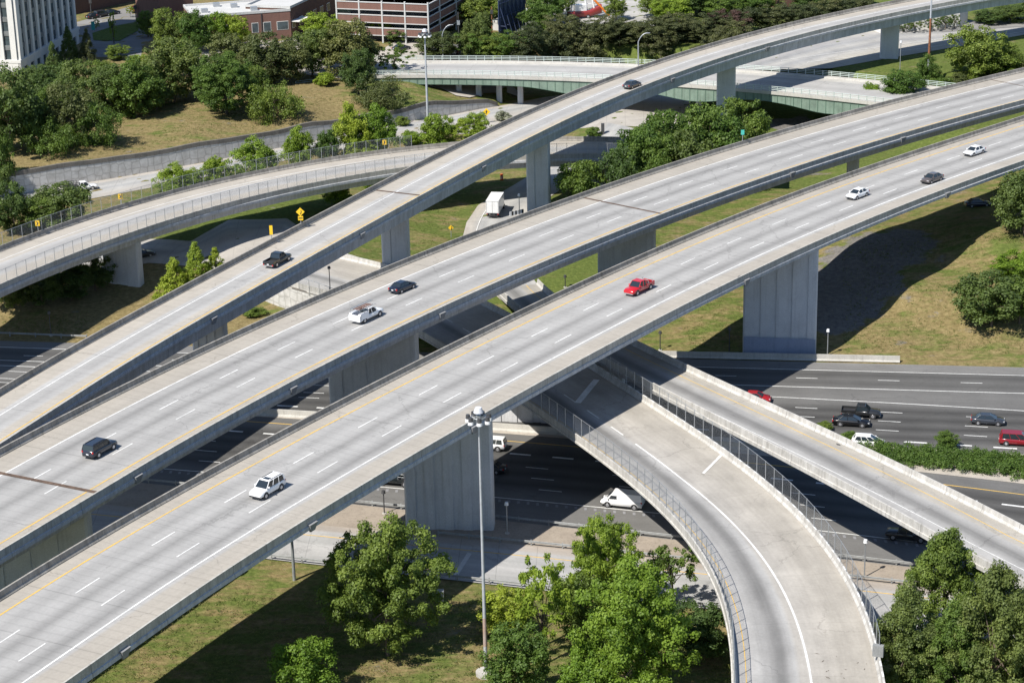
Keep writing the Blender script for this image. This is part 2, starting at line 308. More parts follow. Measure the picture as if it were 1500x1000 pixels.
m, nt, b = newmat('grass_ground'); g = N(nt, 'ShaderNodeNewGeometry'); p = g.outputs['Position']; A = N(nt, 'ShaderNodeAttribute', attribute_name='dry')
n1 = noise(nt, .16, mapping(nt, p, (1, 1.6, 1)), 7, .68); n2 = noise(nt, 1.3, p, 6, .75); n3 = noise(nt, 1, mapping(nt, p, (.22, 1.1, 1)), 4, .6)
gcol = ramp(nt, [(.25, (.045, .065, .016)), (.5, (.092, .125, .028)), (.75, (.155, .19, .050))], n2.outputs[0]).outputs[0]
scol = ramp(nt, [(.3, (.13, .095, .045)), (.55, (.24, .18, .09)), (.8, (.37, .28, .16))], n2.outputs[0]).outputs[0]
ad = N(nt, 'ShaderNodeMath', operation='ADD'); lnk(nt, A.outputs['Fac'], ad.inputs[0]); 
av = N(nt, 'ShaderNodeMath', operation='MULTIPLY_ADD'); lnk(nt, n1.outputs[0], av.inputs[0]); av.inputs[1].default_value = 2.4; lnk(nt, n3.outputs[0], av.inputs[2]); lnk(nt, av.outputs[0], ad.inputs[1])
fr = ramp(nt, [(.0, (0, 0, 0)), (.44, (.06, .06, .06)), (.68, (.85, .85, .85))], None); mr = N(nt, 'ShaderNodeMapRange'); lnk(nt, ad.outputs[0], mr.inputs[0]); mr.inputs[1].default_value = 1.5; mr.inputs[2].default_value = 3.3
lnk(nt, mr.outputs[0], fr.inputs[0])
c = mix(nt, gcol, scol, fr.outputs[0])
A2 = N(nt, 'ShaderNodeAttribute', attribute_name='grav'); am = N(nt, 'ShaderNodeMath', operation='MULTIPLY_ADD'); lnk(nt, n1.outputs[0], am.inputs[0]); am.inputs[1].default_value = 1.4; lnk(nt, A2.outputs['Fac'], am.inputs[2])
c = mix(nt, c, ramp(nt, [(.3, (.10, .095, .09)), (.7, (.22, .205, .19))], n2.outputs[0]).outputs[0], ramp(nt, [(.88, (0, 0, 0)), (1.0, (1, 1, 1))], am.outputs[0]).outputs[0]); lnk(nt, c, b.inputs['Base Color']); b.inputs['Roughness'].default_value = .95; b.inputs['Specular IOR Level'].default_value = .1
bp = N(nt, 'ShaderNodeBump'); bp.inputs['Strength'].default_value = .8; bp.inputs['Distance'].default_value = .25; n5 = noise(nt, 2.2, p, 5, .7); lnk(nt, n5.outputs[0], bp.inputs['Height']); lnk(nt, bp.outputs[0], b.inputs['Normal'])
me.materials.append(m); me.update(); go = bpy.data.objects.new('ground', me); COL.objects.link(go)
def struct(o, label=None, cat=None): return tag(o, label, cat, kind='structure')
struct(go, 'mown grass slopes and verges, green with straw coloured patches', 'ground')
# ------------------------------------------------------------------ ground-level roads
def strip(A, B, name, mat, dz=.05, drape=False, nu=6, parent=None):
    """surface between two lines running left to right; UV in metres"""
    n = 160; A = np.asarray(A); B = np.asarray(B)
    def rs(P): d = np.r_[0, np.cumsum(np.hypot(*np.diff(P[:, :2], axis=0).T))]; t = np.linspace(0, d[-1], n); return np.stack([np.interp(t, d, P[:, k]) for k in range(3)], 1), d[-1]
    A, L = rs(A); B, _ = rs(B); nu = max(nu, 1); vs = []; uv = []
    for j in range(nu+1):
        t = j/nu; P = A*(1-t)+B*t
        if drape: P[:, 2] = krr(CPW, P[:, 0], P[:, 1], 7) if drape == 'low' else krr(CPN, P[:, 0], P[:, 1], 7) if drape == 'high' else terr(P[:, 0], P[:, 1])
        P[:, 2] += dz; wd = np.hypot(*(B-A)[:, :2].T)
        vs += list(P); uv += list(zip(t*wd, np.linspace(0, L, n)))
    fs = [(j*n+i, (j+1)*n+i, (j+1)*n+i+1, j*n+i+1) for j in range(nu) for i in range(n-1)]
    return MB().add(vs, fs, uv, True).build(name, mat, parent)
def G(v): return (v*1.02, v, v*.965)
asph = roadmat('freeway_asphalt', [(0, G(.17)), (3.2, G(.16)), (3.6, G(.10)), (5.4, G(.075)), (7.2, G(.105)), (9, G(.085)), (11, G(.12)), (13, G(.13)), (15, G(.135)), (17.5, G(.12)), (18.5, G(.09)), (20, G(.055)), (21.5, G(.085)), (23.2, G(.05)), (25, G(.085)), (26.6, G(.05)), (28.5, G(.09)), (30, G(.055)), (32, G(.10)), (36, G(.13)), (40, G(.13))], 40, .10, 0)
asph2 = roadmat('freeway_asphalt_near', [(0, G(.13)), (3, G(.12)), (4.5, G(.08)), (6.5, G(.055)), (8.3, G(.085)), (10, G(.05)), (12, G(.085)), (13.8, G(.055)), (15.5, G(.085)), (17.5, G(.055)), (19.5, G(.10)), (20.5, G(.12)), (26, G(.14)), (30, G(.14))], 30, .10, 0)
ML_N = LINE([(-150, 572), (0, 582), (400, 603), (720, 622), (1270, 652), (1500, 665), (1650, 674)])       # north side of the median
ML_S = LINE([(-150, 580), (0, 590), (400, 611), (750, 636), (1100, 664), (1354, 694), (1500, 709), (1650, 726)])
G1 = LINE([(-150, 674), (0, 687), (300, 716), (563, 744), (730, 761), (854, 775.5), (998, 791), (1257, 821), (1321, 830), (1500, 850), (1650, 868)])
G2 = LINE([(-150, 712), (0, 724), (300, 752), (680, 789.6), (760, 798), (837, 805), (1264, 850), (1321, 856), (1500, 877), (1650, 895)])
G3 = LINE([(-150, 757), (0, 772), (398, 819), (472, 828), (640, 846), (754, 860), (1000, 887), (1300, 919), (1500, 942), (1650, 959)])
fw1 = struct(strip(NEDGE, ML_N, 'freeway', asph, .01, nu=8), 'dark asphalt freeway lanes running across the picture on the far side of the median', 'road')
fw2 = struct(strip(ML_S, G1, 'freeway', asph2, .0, nu=8), 'dark asphalt freeway lanes on the near side of the median', 'road')
dirt = stained('bare_dirt', (.32, .275, .225), (.20, .17, .14), amt=.7)
struct(strip(G1, G2, 'dirt_verge', dirt, .02, nu=4), 'bare tan dirt strip between two guardrails', 'dirt')
srv = roadmat('service_road_concrete', [(0, (.33, .29, .25)), (1.5, (.33, .30, .27)), (2.2, (.36, .355, .35)), (5, (.30, .30, .295)), (7, (.37, .365, .36)), (10, (.31, .31, .305)), (12.5, (.36, .35, .34)), (14, (.33, .29, .25))], 14, .1, 5, .8)
SRY = LINE([(-150, 726), (0, 739), (380, 776), (528, 791), (700, 807), (850, 822), (1040, 841), (1270, 866), (1500, 892), (1650, 908)])
struct(strip(G2, G3, 'service_road', srv, .02, nu=5), 'pale concrete service road along the near side of the freeway', 'road')
mdc = stained('median_concrete', (.42, .38, .33), (.27, .25, .22))
struct(strip(ML_N, ML_S, 'median', mdc, .03, nu=2), 'concrete strip between the two freeway carriageways', 'road median')
def mark_px(pts, w, name, mat, dash=None, z=0., dz=.03, deg=3, par=None, xs=None):
    P = LINE(pts, z, deg, 2, 0)
    if dash is None: return ribbon(P, w, name, mat, par, dz)
    m = MB(); d = np.r_[0, np.cumsum(np.hypot(*np.diff(P[:, :2], axis=0).T))]
    per, ln, x0 = dash                     # phase: a dash starts at picture column x0
    xs_ = np.array([proj(q)[0] for q in P]); s0 = np.interp(x0, xs_, d); s = s0-math.floor(s0/per)*per
    while s+ln < d[-1]:
        if not (-15 < np.interp(s, d, xs_)+10 < 1515): s += per; continue
        m = MB()
        q = np.array([[np.interp(t, d, P[:, k]) for k in range(3)] for t in (s, s+ln/2, s+ln)]); T = (q[2]-q[0])[:2]; T /= np.hypot(*T); n_ = np.array([-T[1], T[0], 0])*w/2
        up = np.array([0, 0, dz]); m.add([q[0]+n_+up, q[0]-n_+up, q[2]-n_+up, q[2]+n_+up], [(0, 1, 2, 3)]); s += per; m.build('lane_dash', mat, par)
def lm(pts, w, mat=WHITE, dash=None, par=fw1): return mark_px(pts, w, 'lane_marking', mat, dash, par=par)
lm([(-100, 505), (0, 508), (1020, 538), (1213, 542), (1500, 550), (1600, 553)], .18)
lm([(-100, 517), (40, 521), (1200, 554.4), (1500, 563), (1600, 566)], .16, dash=(12.19, 3.2, 1286))
lm([(-100, 524), (40, 529), (1080, 563.7), (1273, 570), (1500, 576), (1600, 579)], .2)
lm([(-100, 531), (40, 537), (1133, 581), (1300, 590), (1500, 602), (1600, 608)], .2)
for pts, x0 in (([(-100, 538), (40, 545), (1188, 597.5), (1306, 604.5), (1500, 615), (1600, 621)], 1289), ([(-100, 549), (40, 556), (1182, 610), (1302, 617.5), (1500, 629), (1600, 635)], 1286), ([(-100, 555), (40, 562), (446, 582), (1298, 630), (1424, 638.5), (1600, 649)], 1283)):
    lm(pts, .16, dash=(12.19, 3.2, x0))
lm([(-100, 567), (100, 578), (416, 594), (730, 612), (1340, 647.5), (1467, 656), (1600, 664)], .42, dash=(6.1, 3.2, 1324))
p2 = fw2
lm([(-100, 583), (0, 593), (390, 619), (751, 645.5), (1100, 678), (1385, 711), (1500, 725), (1600, 737)], .2, YELL, par=p2)
lm([(-100, 598), (0, 606), (388, 636), (762, 664.5), (825, 669.5), (1200, 709), (1466, 739), (1600, 754)], .42, dash=(6.1, 3.0, 747), par=p2)
for pts, x0 in (([(-100, 613), (0, 622), (308, 646), (786, 684), (1188, 725.5), (1500, 760), (1600, 771)], 770), ([(-100, 629), (0, 638), (294, 660), (794, 700), (1188, 742), (1500, 777), (1600, 789)], 778), ([(-100, 645), (0, 653), (308, 676), (805, 718), (1200, 760), (1500, 797), (1600, 810)], 789)):
    lm(pts, .16, dash=(12.19, 3.2, x0), par=p2)
wsol = [(-100, 660), (0, 668), (230, 687), (550, 712), (730, 727), (940, 749), (1224, 781), (1351, 795), (1500, 813), (1600, 825)]
lm(wsol, .2, par=p2)
P = LINE(wsol, 0, 3, 2, 0); P[:, 1] -= .9
rb = MB(); d = np.r_[0, np.cumsum(np.hypot(*np.diff(P[:, :2], axis=0).T))]
for s in np.arange(0, d[-1], 1.3):
    q = np.array([np.interp(s, d, P[:, k]) for k in range(3)]); rb.box(q[0]-.18, q[0]+.18, q[1]-.45, q[1]+.35, .01, .035)
rb.build('rumble_strip', stained('rumble', (.24, .24, .25), (.17, .17, .18)), p2)
lm([(-100, 730), (0, 739), (447, 783), (528, 791), (850, 822), (1040, 841), (1270, 866), (1500, 892), (1600, 903)], .18, YELL, par=None).parent = bpy.data.objects['service_road']
lm([(-100, 752), (0, 766), (393, 811), (482, 822), (757, 853), (1000, 880), (1300, 911), (1500, 933), (1600, 944)], .18, par=None).parent = bpy.data.objects['service_road']
pb = W3([(685, 809), (691, 811), (670, 844), (663, 843)]); MB().add([q+np.array([0, 0, .05]) for q in pb], [(3, 2, 1, 0)]).build('pavement_patch', stained('pale_patch', (.55, .55, .54), (.4, .4, .4)), bpy.data.objects['service_road'])
# median barrier (left of the hedge) : two toes of concrete
def barrier_line(P, name, label, h=.85, w=.5, mat=CONC, cat='barrier', zf=None):
    m = MB(); P = np.asarray(P); T = np.gradient(P[:, :2], axis=0); T /= np.hypot(*T.T)[:, None]; Nn = np.stack([-T[:, 1], T[:, 0]], 1)
    prof = [(-w/2, 0), (-w/2, .08), (-w*.22, .3), (-w*.16, h), (w*.16, h), (w*.22, .3), (w/2, .08), (w/2, 0)]
    vs = []; k = len(prof)
    for i in range(len(P)):
        for u, z in prof: vs.append((P[i, 0]+Nn[i, 0]*u, P[i, 1]+Nn[i, 1]*u, P[i, 2]+z))
    fs = [(i*k+j, (i+1)*k+j, (i+1)*k+j+1, i*k+j+1) for i in range(len(P)-1) for j in range(k-1)]
    fs += [tuple(range(k)), tuple(range((len(P)-1)*k+k-1, (len(P)-1)*k-1, -1))]
    m.add(vs, fs)
    return tag(m.build(name, mat), label, cat)
barrier_line(LINE([(-150, 576), (0, 586), (400, 607), (740, 630), (1160, 663)], .0, 3, 4, 0), 'median_barrier', 'concrete median barrier dividing the shaded freeway under the overpasses', .95, 1.1)
P = LINE([(880, 522.5), (1017, 526), (1227, 530), (1319, 532)], 0, 1, 4, 0); P[:, 1] += .6
barrier_line(P, 'low_wall', 'low pale concrete wall along the far freeway shoulder beside the wide pier', 1.0, .6, cat='wall')
# guard rails
def guardrail(P, label, z=0., parts=True):
    P = pl_resample(P, 2.0); c = P[len(P)//2]; t = thing('guardrail', label, 'guardrail', c, 0, 'guardrails beside the lanes')
    m = MB(); n = len(P); T = np.gradient(P[:, :2], axis=0); T /= np.hypot(*T.T)[:, None]; Nn = np.stack([-T[:, 1], T[:, 0]], 1)
    prof = [(.0, .42), (.07, .47), (.02, .55), (.07, .64), (.0, .72), (-.03, .72), (-.03, .42)]; vs = []; k = len(prof)
    for i in range(n):
        for u, h in prof: vs.append((P[i, 0]-Nn[i, 0]*u-c[0], P[i, 1]-Nn[i, 1]*u-c[1], P[i, 2]+h-c[2]))
    m.add(vs, [(i*k+j, (i+1)*k+j, (i+1)*k+(j+1) % k, i*k+(j+1) % k) for i in range(n-1) for j in range(k)]); m.build('rail', GRS, t)
    pm = MB().box(-.08, .08, -.1, .1, -.05, .78).build('post', GRS, t); first = True
    for i in range(0, n, 2)[:98] if False else list(range(0, n, 2))[:98]:
        q = P[i]; xp = proj(q)[0]
        if xp < -20 or xp > 1520: continue
        o = pm if first else pm.copy()
        if not first: COL.objects.link(o); o.parent = t
        first = False; o.location = (q[0]+Nn[i, 0]*.12-c[0], q[1]+Nn[i, 1]*.12-c[1], q[2]-c[2])
    return t
def seg(L, x0, x1):
    L = pl_resample(L, 1.5); xs = np.array([proj(q)[0] for q in L]); return L[(xs >= x0) & (xs <= x1)]
guardrail(seg(G1, -20, 1520), 'long steel guardrail between the tan dirt strip and the near freeway lanes')
g2 = seg(G2, 640, 1520); guardrail(g2, 'steel guardrail on the near edge of the tan dirt strip, beyond the service road')
guardrail(seg(G3, 396, 1300), 'steel guardrail between the service road and the near grass')
guardrail(seg(LINE([(-60, 490), (0, 492), (127, 497)], 0, 1, 3, 0), -60, 128), 'short bright guardrail at the far left edge of the freeway below the shaded trees')
# side streets and ramps on the ground
gconc = roadmat('ramp_concrete', [(0, (.36, .33, .29)), (1.2, (.37, .345, .31)), (3, (.30, .30, .295)), (5, (.37, .365, .35)), (7, (.29, .29, .285)), (9, (.36, .35, .33)), (12, (.37, .345, .31))], 12, .12, 4.5, .8)
aspg = roadmat('street_asphalt', [(0, G(.20)), (3, G(.16)), (6, G(.20)), (9, G(.16)), (12, G(.20))], 12, .15, 0)
KS = LINE([(-150, 326), (47, 303), (145, 286), (233, 274), (336, 257), (450, 234), (583, 203), (700, 184), (800, 182), (900, 192), (1010, 180)], 3, 4, 3, 0)
KN = np.vstack([WALLB, W3([(800, 140, 2.5), (900, 130, 2), (1010, 125, 1.5)])])
kr = struct(strip(KN, KS, 'ramp_road', gconc, .1, 'low', 8), 'concrete ramp road at the foot of the long retaining wall', 'road')
bt = strip(W3([(880, 178, 2.5), (850, 200, 2.6), (790, 235, 2.8), (738, 264, 3), (700, 285, 3), (683, 310, 3), (674, 346, 3), (680, 390, 3.2), (735, 430, 3.6)]), W3([(935, 190, 2.3), (885, 222, 2.6), (840, 250, 2.8), (812, 270, 3), (772, 295, 3), (752, 314, 3), (744, 340, 3), (752, 370, 3.2), (788, 412, 3.6)]), 'loop_road', gconc, .12, True, 5)
struct(bt, 'curving concrete road that the box truck drives along', 'road')
e1 = ribbon(LINE([(738, 270), (712, 292), (700, 315), (692, 345)], 3, 3, 2, 0), .16, 'lane_marking', WHITE, bt, .16)
P = e1.data
for v in P.vertices: v.co.z = terr1(v.co.x, v.co.y)+.2
sd_ = strip(W3([(60, 350, 4), (150, 352, 4), (226, 349, 4), (280, 352, 4), (335, 322, 3.6), (420, 318, 3.4), (470, 350, 4), (500, 372, 4.2), (553, 390, 4.2)]), W3([(60, 395, 3), (150, 390, 3.5), (216, 380, 3.8), (300, 385, 3.8), (350, 395, 3.8), (395, 412, 4), (418, 422, 4.2), (456, 433, 4.2), (540, 462, 4.2)]), 'side_street', gconc, .12, True, 8)
struct(sd_, 'pale concrete street passing below the fenced overpass and out to the ramp', 'road')
rr = strip(W3([(1020, 99, 9), (1090, 88, 9), (1187, 62, 9), (1280, 45, 9), (1377, 40, 9), (1500, 30, 9.2), (1620, 16, 9.2)]), W3([(1040, 104, 9), (1130, 103, 9), (1217, 101, 9), (1290, 88, 9), (1377, 73, 9.1), (1500, 52, 9.2), (1620, 34, 9.2)]), 'upper_road', roadmat('upper_concrete', [(0, (.36, .34, .30)), (4, (.33, .32, .31)), (7, (.27, .27, .27)), (10, (.36, .35, .33)), (13, (.28, .28, .28)), (16, (.36, .35, .33)), (20, (.36, .34, .30)), (25, (.36, .34, .30))], 25, .12, 5, .8), .12, 'high', 8)
struct(rr, 'wide concrete road joining the green bridge at the upper right', 'road')
for pts in ([(1130, 92), (1250, 73), (1377, 60), (1500, 43)], [(1110, 99), (1240, 86), (1377, 67), (1500, 48)]):
    o = ribbon(LINE(pts, 9.1, 2, 3, 0), .2, 'lane_marking', WHITE, rr, .08)
    for v in o.data.vertices: v.co.z = terr1(v.co.x, v.co.y)+.2
def patch(poly, z, name, mat, label, cat, dz=.1, dens=3.):
    P = W3(poly, z); xs = np.arange(P[:, 0].min(), P[:, 0].max()+dens, dens); 
    bm = bmesh.new(); f = bm.faces.new([bm.verts.new(p) for p in P]); bmesh.ops.triangulate(bm, faces=bm.faces[:])
    for _ in range(3): bmesh.ops.subdivide_edges(bm, edges=bm.edges[:], cuts=1, use_grid_fill=True)
    for v in bm.verts: v.co.z = terr1(v.co.x, v.co.y)+dz
    me = bpy.data.meshes.new(name); 
    uvl = bm.loops.layers.uv.new('UV')
    for f in bm.faces:
        f.normal_update()
        if f.normal.z < 0: f.normal_flip()
        for l in f.loops: l[uvl].uv = (l.vert.co.x*.1+3, l.vert.co.y)
    bm.to_mesh(me); bm.free(); me.materials.append(mat); o = bpy.data.objects.new(name, me); COL.objects.link(o); return struct(o, label, cat)
patch([(430, 92), (470, 80), (560, 72), (600, 50), (640, 40), (660, 60), (640, 78), (640, 88), (760, 88), (760, 100), (615, 112), (520, 112), (440, 108)], 9, 'intersection', gconc, 'sunlit concrete street junction at the left end of the green bridge', 'road')
patch([(112, 62), (112, 32), (180, 12), (237, -4), (245, 40), (208, 68), (207, 84), (130, 84), (125, 62)], 9, 'city_street', aspg, 'grey street between the white tower and the brick block', 'road', .08)
patch([(137, 59), (135, 48), (165, 38), (200, 31), (203, 44), (175, 60)], 9, 'lawn', MATS['grass_ground'] if 'grass_ground' in MATS else m, 'small lawn island beside the white tower', 'lawn', .2)
patch([(255, 86), (255, 70), (330, 52), (470, 52), (500, 70), (470, 84), (330, 110)], 9, 'city_street', gconc, 'pale street in front of the low brick building', 'road', .06)
patch([(800, 45), (790, -10), (960, -12), (960, 40)], 9, 'yard', roadmat('yard_concrete', [(0, (.34, .33, .31)), (40, (.34, .33, .31))], 40, .15, 0), 'pale concrete yard around the red crane', 'yard', .08)
patch([(655, 84), (660, 62), (700, 62), (715, 82)], 9, 'car_park', aspg, 'shaded parking lot behind the lamp post', 'car park', .1)
patch([(1380, 48), (1380, 34), (1500, 26), (1600, 20), (1600, 34), (1500, 40)], 9.2, 'city_street', aspg, 'grey street at the upper right beyond the wide road', 'road', .18)
# gravel bank in the shade of the near overpass and rock apron under the bridges
grav = stained('gravel', (.27, .26, .25), (.14, .14, .15), amt=.9)

# ------------------------------------------------------------------ overpasses
class Rib:
    """smooth road axis fitted to the measured far edge and near edge of a deck (parapet-top height)"""
    def __init__(s, far, near, h, deg=4, wdeg=2, ext=(60, 60), step=2.0, w=None):
        F = W3(far, h); Nr = W3(near, h); d = np.r_[0, np.cumsum(np.hypot(*np.diff(F[:, :2], axis=0).T))]; L = d[-1]; t = d/L; n = int(L/step)+1; tt = np.linspace(0, 1, n)
        P = np.stack([np.polyval(np.polyfit(t, F[:, k], deg if k < 2 else min(deg, 2)), tt) for k in range(3)], 1)
        T = np.gradient(P[:, :2], axis=0); T /= np.hypot(*T.T)[:, None]; n0 = int(ext[0]/step); n1 = int(ext[1]/step)
        P = np.vstack([P[0]-np.array([*T[0], 0])*step*np.arange(n0, 0, -1)[:, None], P, P[-1]+np.array([*T[-1], 0])*step*np.arange(1, n1+1)[:, None]])
        T = np.gradient(P[:, :2], axis=0); T /= np.hypot(*T.T)[:, None]; s.P = P; s.T = T; s.N = np.stack([T[:, 1], -T[:, 0]], 1)
        s.S = np.r_[0, np.cumsum(np.hypot(*np.diff(P[:, :2], axis=0).T))]
        ws = np.array([s.su(q) for q in Nr]); pw = np.polyfit(ws[:, 0], ws[:, 1], wdeg); s.w = np.polyval(pw, np.clip(s.S, ws[:, 0].min(), ws[:, 0].max()))
        if w: s.w[:] = w
    def su(s, q):
        D = q[:2]-s.P[:, :2]; al = np.einsum('ij,ij->i', D, s.T); i = np.argmin(np.abs(al)+1e3*(np.hypot(*D.T) > 80)); return s.S[i]+al[i], float(D[i]@s.N[i])
    def pt(s, sv, u=0., dz=0.):
        p = np.array([np.interp(sv, s.S, s.P[:, k]) for k in range(3)]); n = np.array([np.interp(sv, s.S, s.N[:, k]) for k in (0, 1)]); p[:2] += n*u; p[2] += dz; return p
    def dir(s, sv): t = np.array([np.interp(sv, s.S, s.T[:, k]) for k in (0, 1)]); return t/np.hypot(*t)
    def s_at_x(s, x, u=0., dz=0.):
        xs = np.array([proj(s.pt(a, u, dz))[0] for a in s.S]); 
        o = np.argsort(xs) if xs[0] < xs[-1] else np.argsort(xs); return float(np.interp(x, xs[o], s.S[o]))
    def pxy(s, x, y):                 # picture point -> (s, u) on the deck surface
        z = s.P[:, 2].mean()-.9
        for _ in range(8):
            q = at(x, y, z); sv, u = s.su(q); z = float(np.interp(sv, s.S, s.P[:, 2]))-.9
        return sv, u
def sweep(r, prof, name, mat, parent, i0=0, i1=None, closed=True, smooth=False):
    i1 = len(r.P) if i1 is None else i1; m = MB(); vs = []; uv = []; k = None
    for i in range(i0, i1):
        pr = prof(i) if callable(prof) else prof; k = len(pr); acc = 0; last = None
        for a, b, z in pr:
            u = a*r.w[i]+b; p = r.P[i]; vs.append((p[0]+r.N[i, 0]*u, p[1]+r.N[i, 1]*u, p[2]+z))
            if last: acc += math.hypot(u-last[0], z-last[1])
            last = (u, z); uv.append((u if not closed else acc, r.S[i]))
    n = i1-i0; kk = k if closed else k-1
    m.add(vs, [(i*k+j, i*k+(j+1) % k, (i+1)*k+(j+1) % k, (i+1)*k+j) for i in range(n-1) for j in range(kk)], uv, smooth)
    if closed: m.add([vs[j] for j in range(k)], [tuple(range(k-1, -1, -1))]); m.add([vs[(n-1)*k+j] for j in range(k)], [tuple(range(k))])
    return m.build(name, mat, parent)
def deckline(r, u, w, mat, parent, dash=None, s0=None, s1=None):
    s0 = r.S[0] if s0 is None else s0; s1 = r.S[-1] if s1 is None else s1
    uf = u if callable(u) else (lambda s, u=u: u)
    if dash is None: segs = [(s0, s1)]
    else:
        idx, xs_, L, rows = dash; sv = np.array([r.s_at_x(x, uf(0), -.9) for x in xs_]); a, b0 = np.polyfit(idx, sv, 1); segs = []
        k = math.floor((s0-b0)/a)
        while b0+a*k < s1:
            if b0+a*k > s0: segs.append((b0+a*k, b0+a*k+a*L))
            k += 1
    for a0, a1 in segs:
        m = MB()
        if dash is not None and not (-30 < proj(r.pt((a0+a1)/2, uf(a0), -.9))[0] < 1530): continue
        n = max(2, int((a1-a0)/2)+1); ss = np.linspace(a0, a1, n); vs = [r.pt(q, uf(q)-w/2, -.885) for q in ss]+[r.pt(q, uf(q)+w/2, -.885) for q in ss]
        m.add(vs, [(i, n+i, n+i+1, i+1) for i in range(n-1)])
        m.build('lane_marking' if dash is None else 'lane_dash', mat, parent)
BR = {}
def bridge(key, label, far, near, h, deckmat, deg=5, wdeg=2, ext=(60, 60), w=None, rec=1.2, dep=1.5, edge=.5, girders=True, i0=0, i1=None, fasc=None, ph=.9):
    r = Rib(far, near, h, deg, wdeg, ext, 2.0, w); c = r.P[len(r.P)//2].copy(); c[2] = 0
    t = thing('overpass', label, 'overpass', (0, 0, 0)); BR[key] = (r, t)
    sweep(r, [(0, .1, -.9), (.25, 0, -.9), (.5, 0, -.9), (.75, 0, -.9), (1, -.1, -.9)], 'road_deck', deckmat, t, i0, i1, closed=False)
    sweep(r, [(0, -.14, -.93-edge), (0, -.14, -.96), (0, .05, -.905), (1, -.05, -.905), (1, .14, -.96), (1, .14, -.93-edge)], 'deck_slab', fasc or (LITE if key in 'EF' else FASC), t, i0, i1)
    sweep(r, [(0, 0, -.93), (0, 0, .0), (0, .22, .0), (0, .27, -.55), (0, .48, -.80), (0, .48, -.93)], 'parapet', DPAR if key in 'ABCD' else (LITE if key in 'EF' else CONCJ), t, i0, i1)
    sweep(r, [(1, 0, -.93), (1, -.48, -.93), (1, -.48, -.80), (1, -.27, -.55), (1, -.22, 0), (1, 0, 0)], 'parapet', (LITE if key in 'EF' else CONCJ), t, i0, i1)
    if girders:
        dp = dep if callable(dep) else (lambda i: dep)
        sweep(r, lambda i: [(0, rec+.1, -.9-edge), (1, -rec-.1, -.9-edge), (1, -rec-.25, -.9-edge-dp(i)), (0, rec+.25, -.9-edge-dp(i))], 'girder', fasc or FASC, t, i0, i1)
    return r, t
def pier(r, t, sv, cx_u, wid, thk, ang, base=None, top=-2.6, grooves=4, taper=1.0, name='pier', cap=False):
    """wall pier: centred at u=cx_u under the deck, face running along unit vector ang"""
    p = r.pt(sv, cx_u); zt = p[2]+top; zb = terr1(p[0], p[1])-.4 if base is None else base; a = np.array([*ang, 0]); a = a/np.linalg.norm(a); n = np.array([-a[1], a[0], 0])
    m = MB(); W = wid/2; c = np.array([p[0], p[1], 0])
    def ring(z, k): 
        # chamfered rectangle with shallow vertical grooves on the faces
        pts = []; nn = grooves*2+2; T = thk/2
        xs = np.linspace(-W*k+.25, W*k-.25, nn)
        front = []
        for i in range(nn-1):
            front += [(xs[i], -T + (.0 if i % 2 == 0 else .14)), (xs[i+1], -T + (.0 if i % 2 == 0 else .14))]
        back = [(-x, -y) for x, y in front]
        pts = [(-W*k, -T+.25)]+front+[(W*k, -T+.25), (W*k, T-.25)]+back+[(-W*k, T-.25)]
        return [c+a*x+n*y+np.array([0, 0, z]) for x, y in pts]
    b = ring(zb, taper); u = ring(zt, 1); k = len(b); m.add(b+u, [(i, (i+1) % k, k+(i+1) % k, k+i) for i in range(k)]); m.add(u, [tuple(range(k))])
    if cap: m.hexa([c+a*x+n*y+np.array([0, 0, zt-1.2]) for x, y in ((-W-.3, -thk/2-.15), (W+.3, -thk/2-.15), (W+.3, thk/2+.15), (-W-.3, thk/2+.15))], [c+a*x+n*y+np.array([0, 0, zt+.02]) for x, y in ((-W-.8, -thk/2-.15), (W+.8, -thk/2-.15), (W+.8, thk/2+.15), (-W-.8, thk/2+.15))])
    return m.build(name, PIER, t)
def joint(r, t, px, w=.55, mat=None):
    sv, _ = r.pxy(*px); wv = float(np.interp(sv, r.S, r.w)); m = MB(); T = r.dir(sv)
    for u0, u1 in ((.5, wv-.5),):
        q = [r.pt(sv-w/2, u0, -.88), r.pt(sv+w/2, u0, -.88), r.pt(sv+w/2, u1, -.88), r.pt(sv-w/2, u1, -.88)]; m.add(q, [(0, 1, 2, 3)])
    m2 = MB(); m.build('expansion_joint', mat or plain('joint_rust', (.10, .065, .045), .9, 0, .5, 2), t)
def GR(v, wm=0): return (v+wm, v+wm*.4, v-wm*.6)
lanA = lambda ls, u1: None
SHO = (.375, .345, .30)
def lanes3(y, d1, d2, w, W, k=1.):
    L = [(0, SHO), (y-.3, SHO), (y+.2, G(.36)), (y+1.0, G(.335)), ((y+d1)/2, G(.30)), (d1-.6, G(.36)), (d1+.4, G(.36)), ((d1+d2)/2-.2, G(.25)), ((d1+d2)/2+1.1, G(.35)), (d2, G(.365)), (d2+1.0, G(.33)), ((d2+w)/2+.2, G(.235)), (w-.7, G(.34)), (w, G(.37)), (w+.5, SHO), (W, SHO)]
    return [(u, tuple(c*k*.93 for c in col)) for u, col in L]
D_A = roadmat('deck_concrete_near', lanes3(2.5, 6.3, 10.1, 13.9, 18.6), 18.6, .07, 9.2, .80, grooves=1.5)
A_far = [(0, 864), (125, 788), (200, 745), (284, 699), (346, 666), (400, 636), (507, 580), (607, 529), (700, 483), (817, 426), (926, 379), (1000, 347), (1100, 305), (1267, 242), (1400, 202), (1500, 168)]
A_near = [(86, 1000), (123, 974), (225, 907), (475, 747), (650, 642), (721, 600), (863, 511), (1050, 432), (1090, 414), (1200, 358), (1300, 305), (1400, 273), (1487, 246)]
rA, tA = bridge('A', 'nearest elevated freeway deck, carrying the red pickup and a white off-road vehicle', A_far, A_near, 18.5, D_A, 5, 1, (70, 90), w=18.3, rec=2.3, dep=1.2)
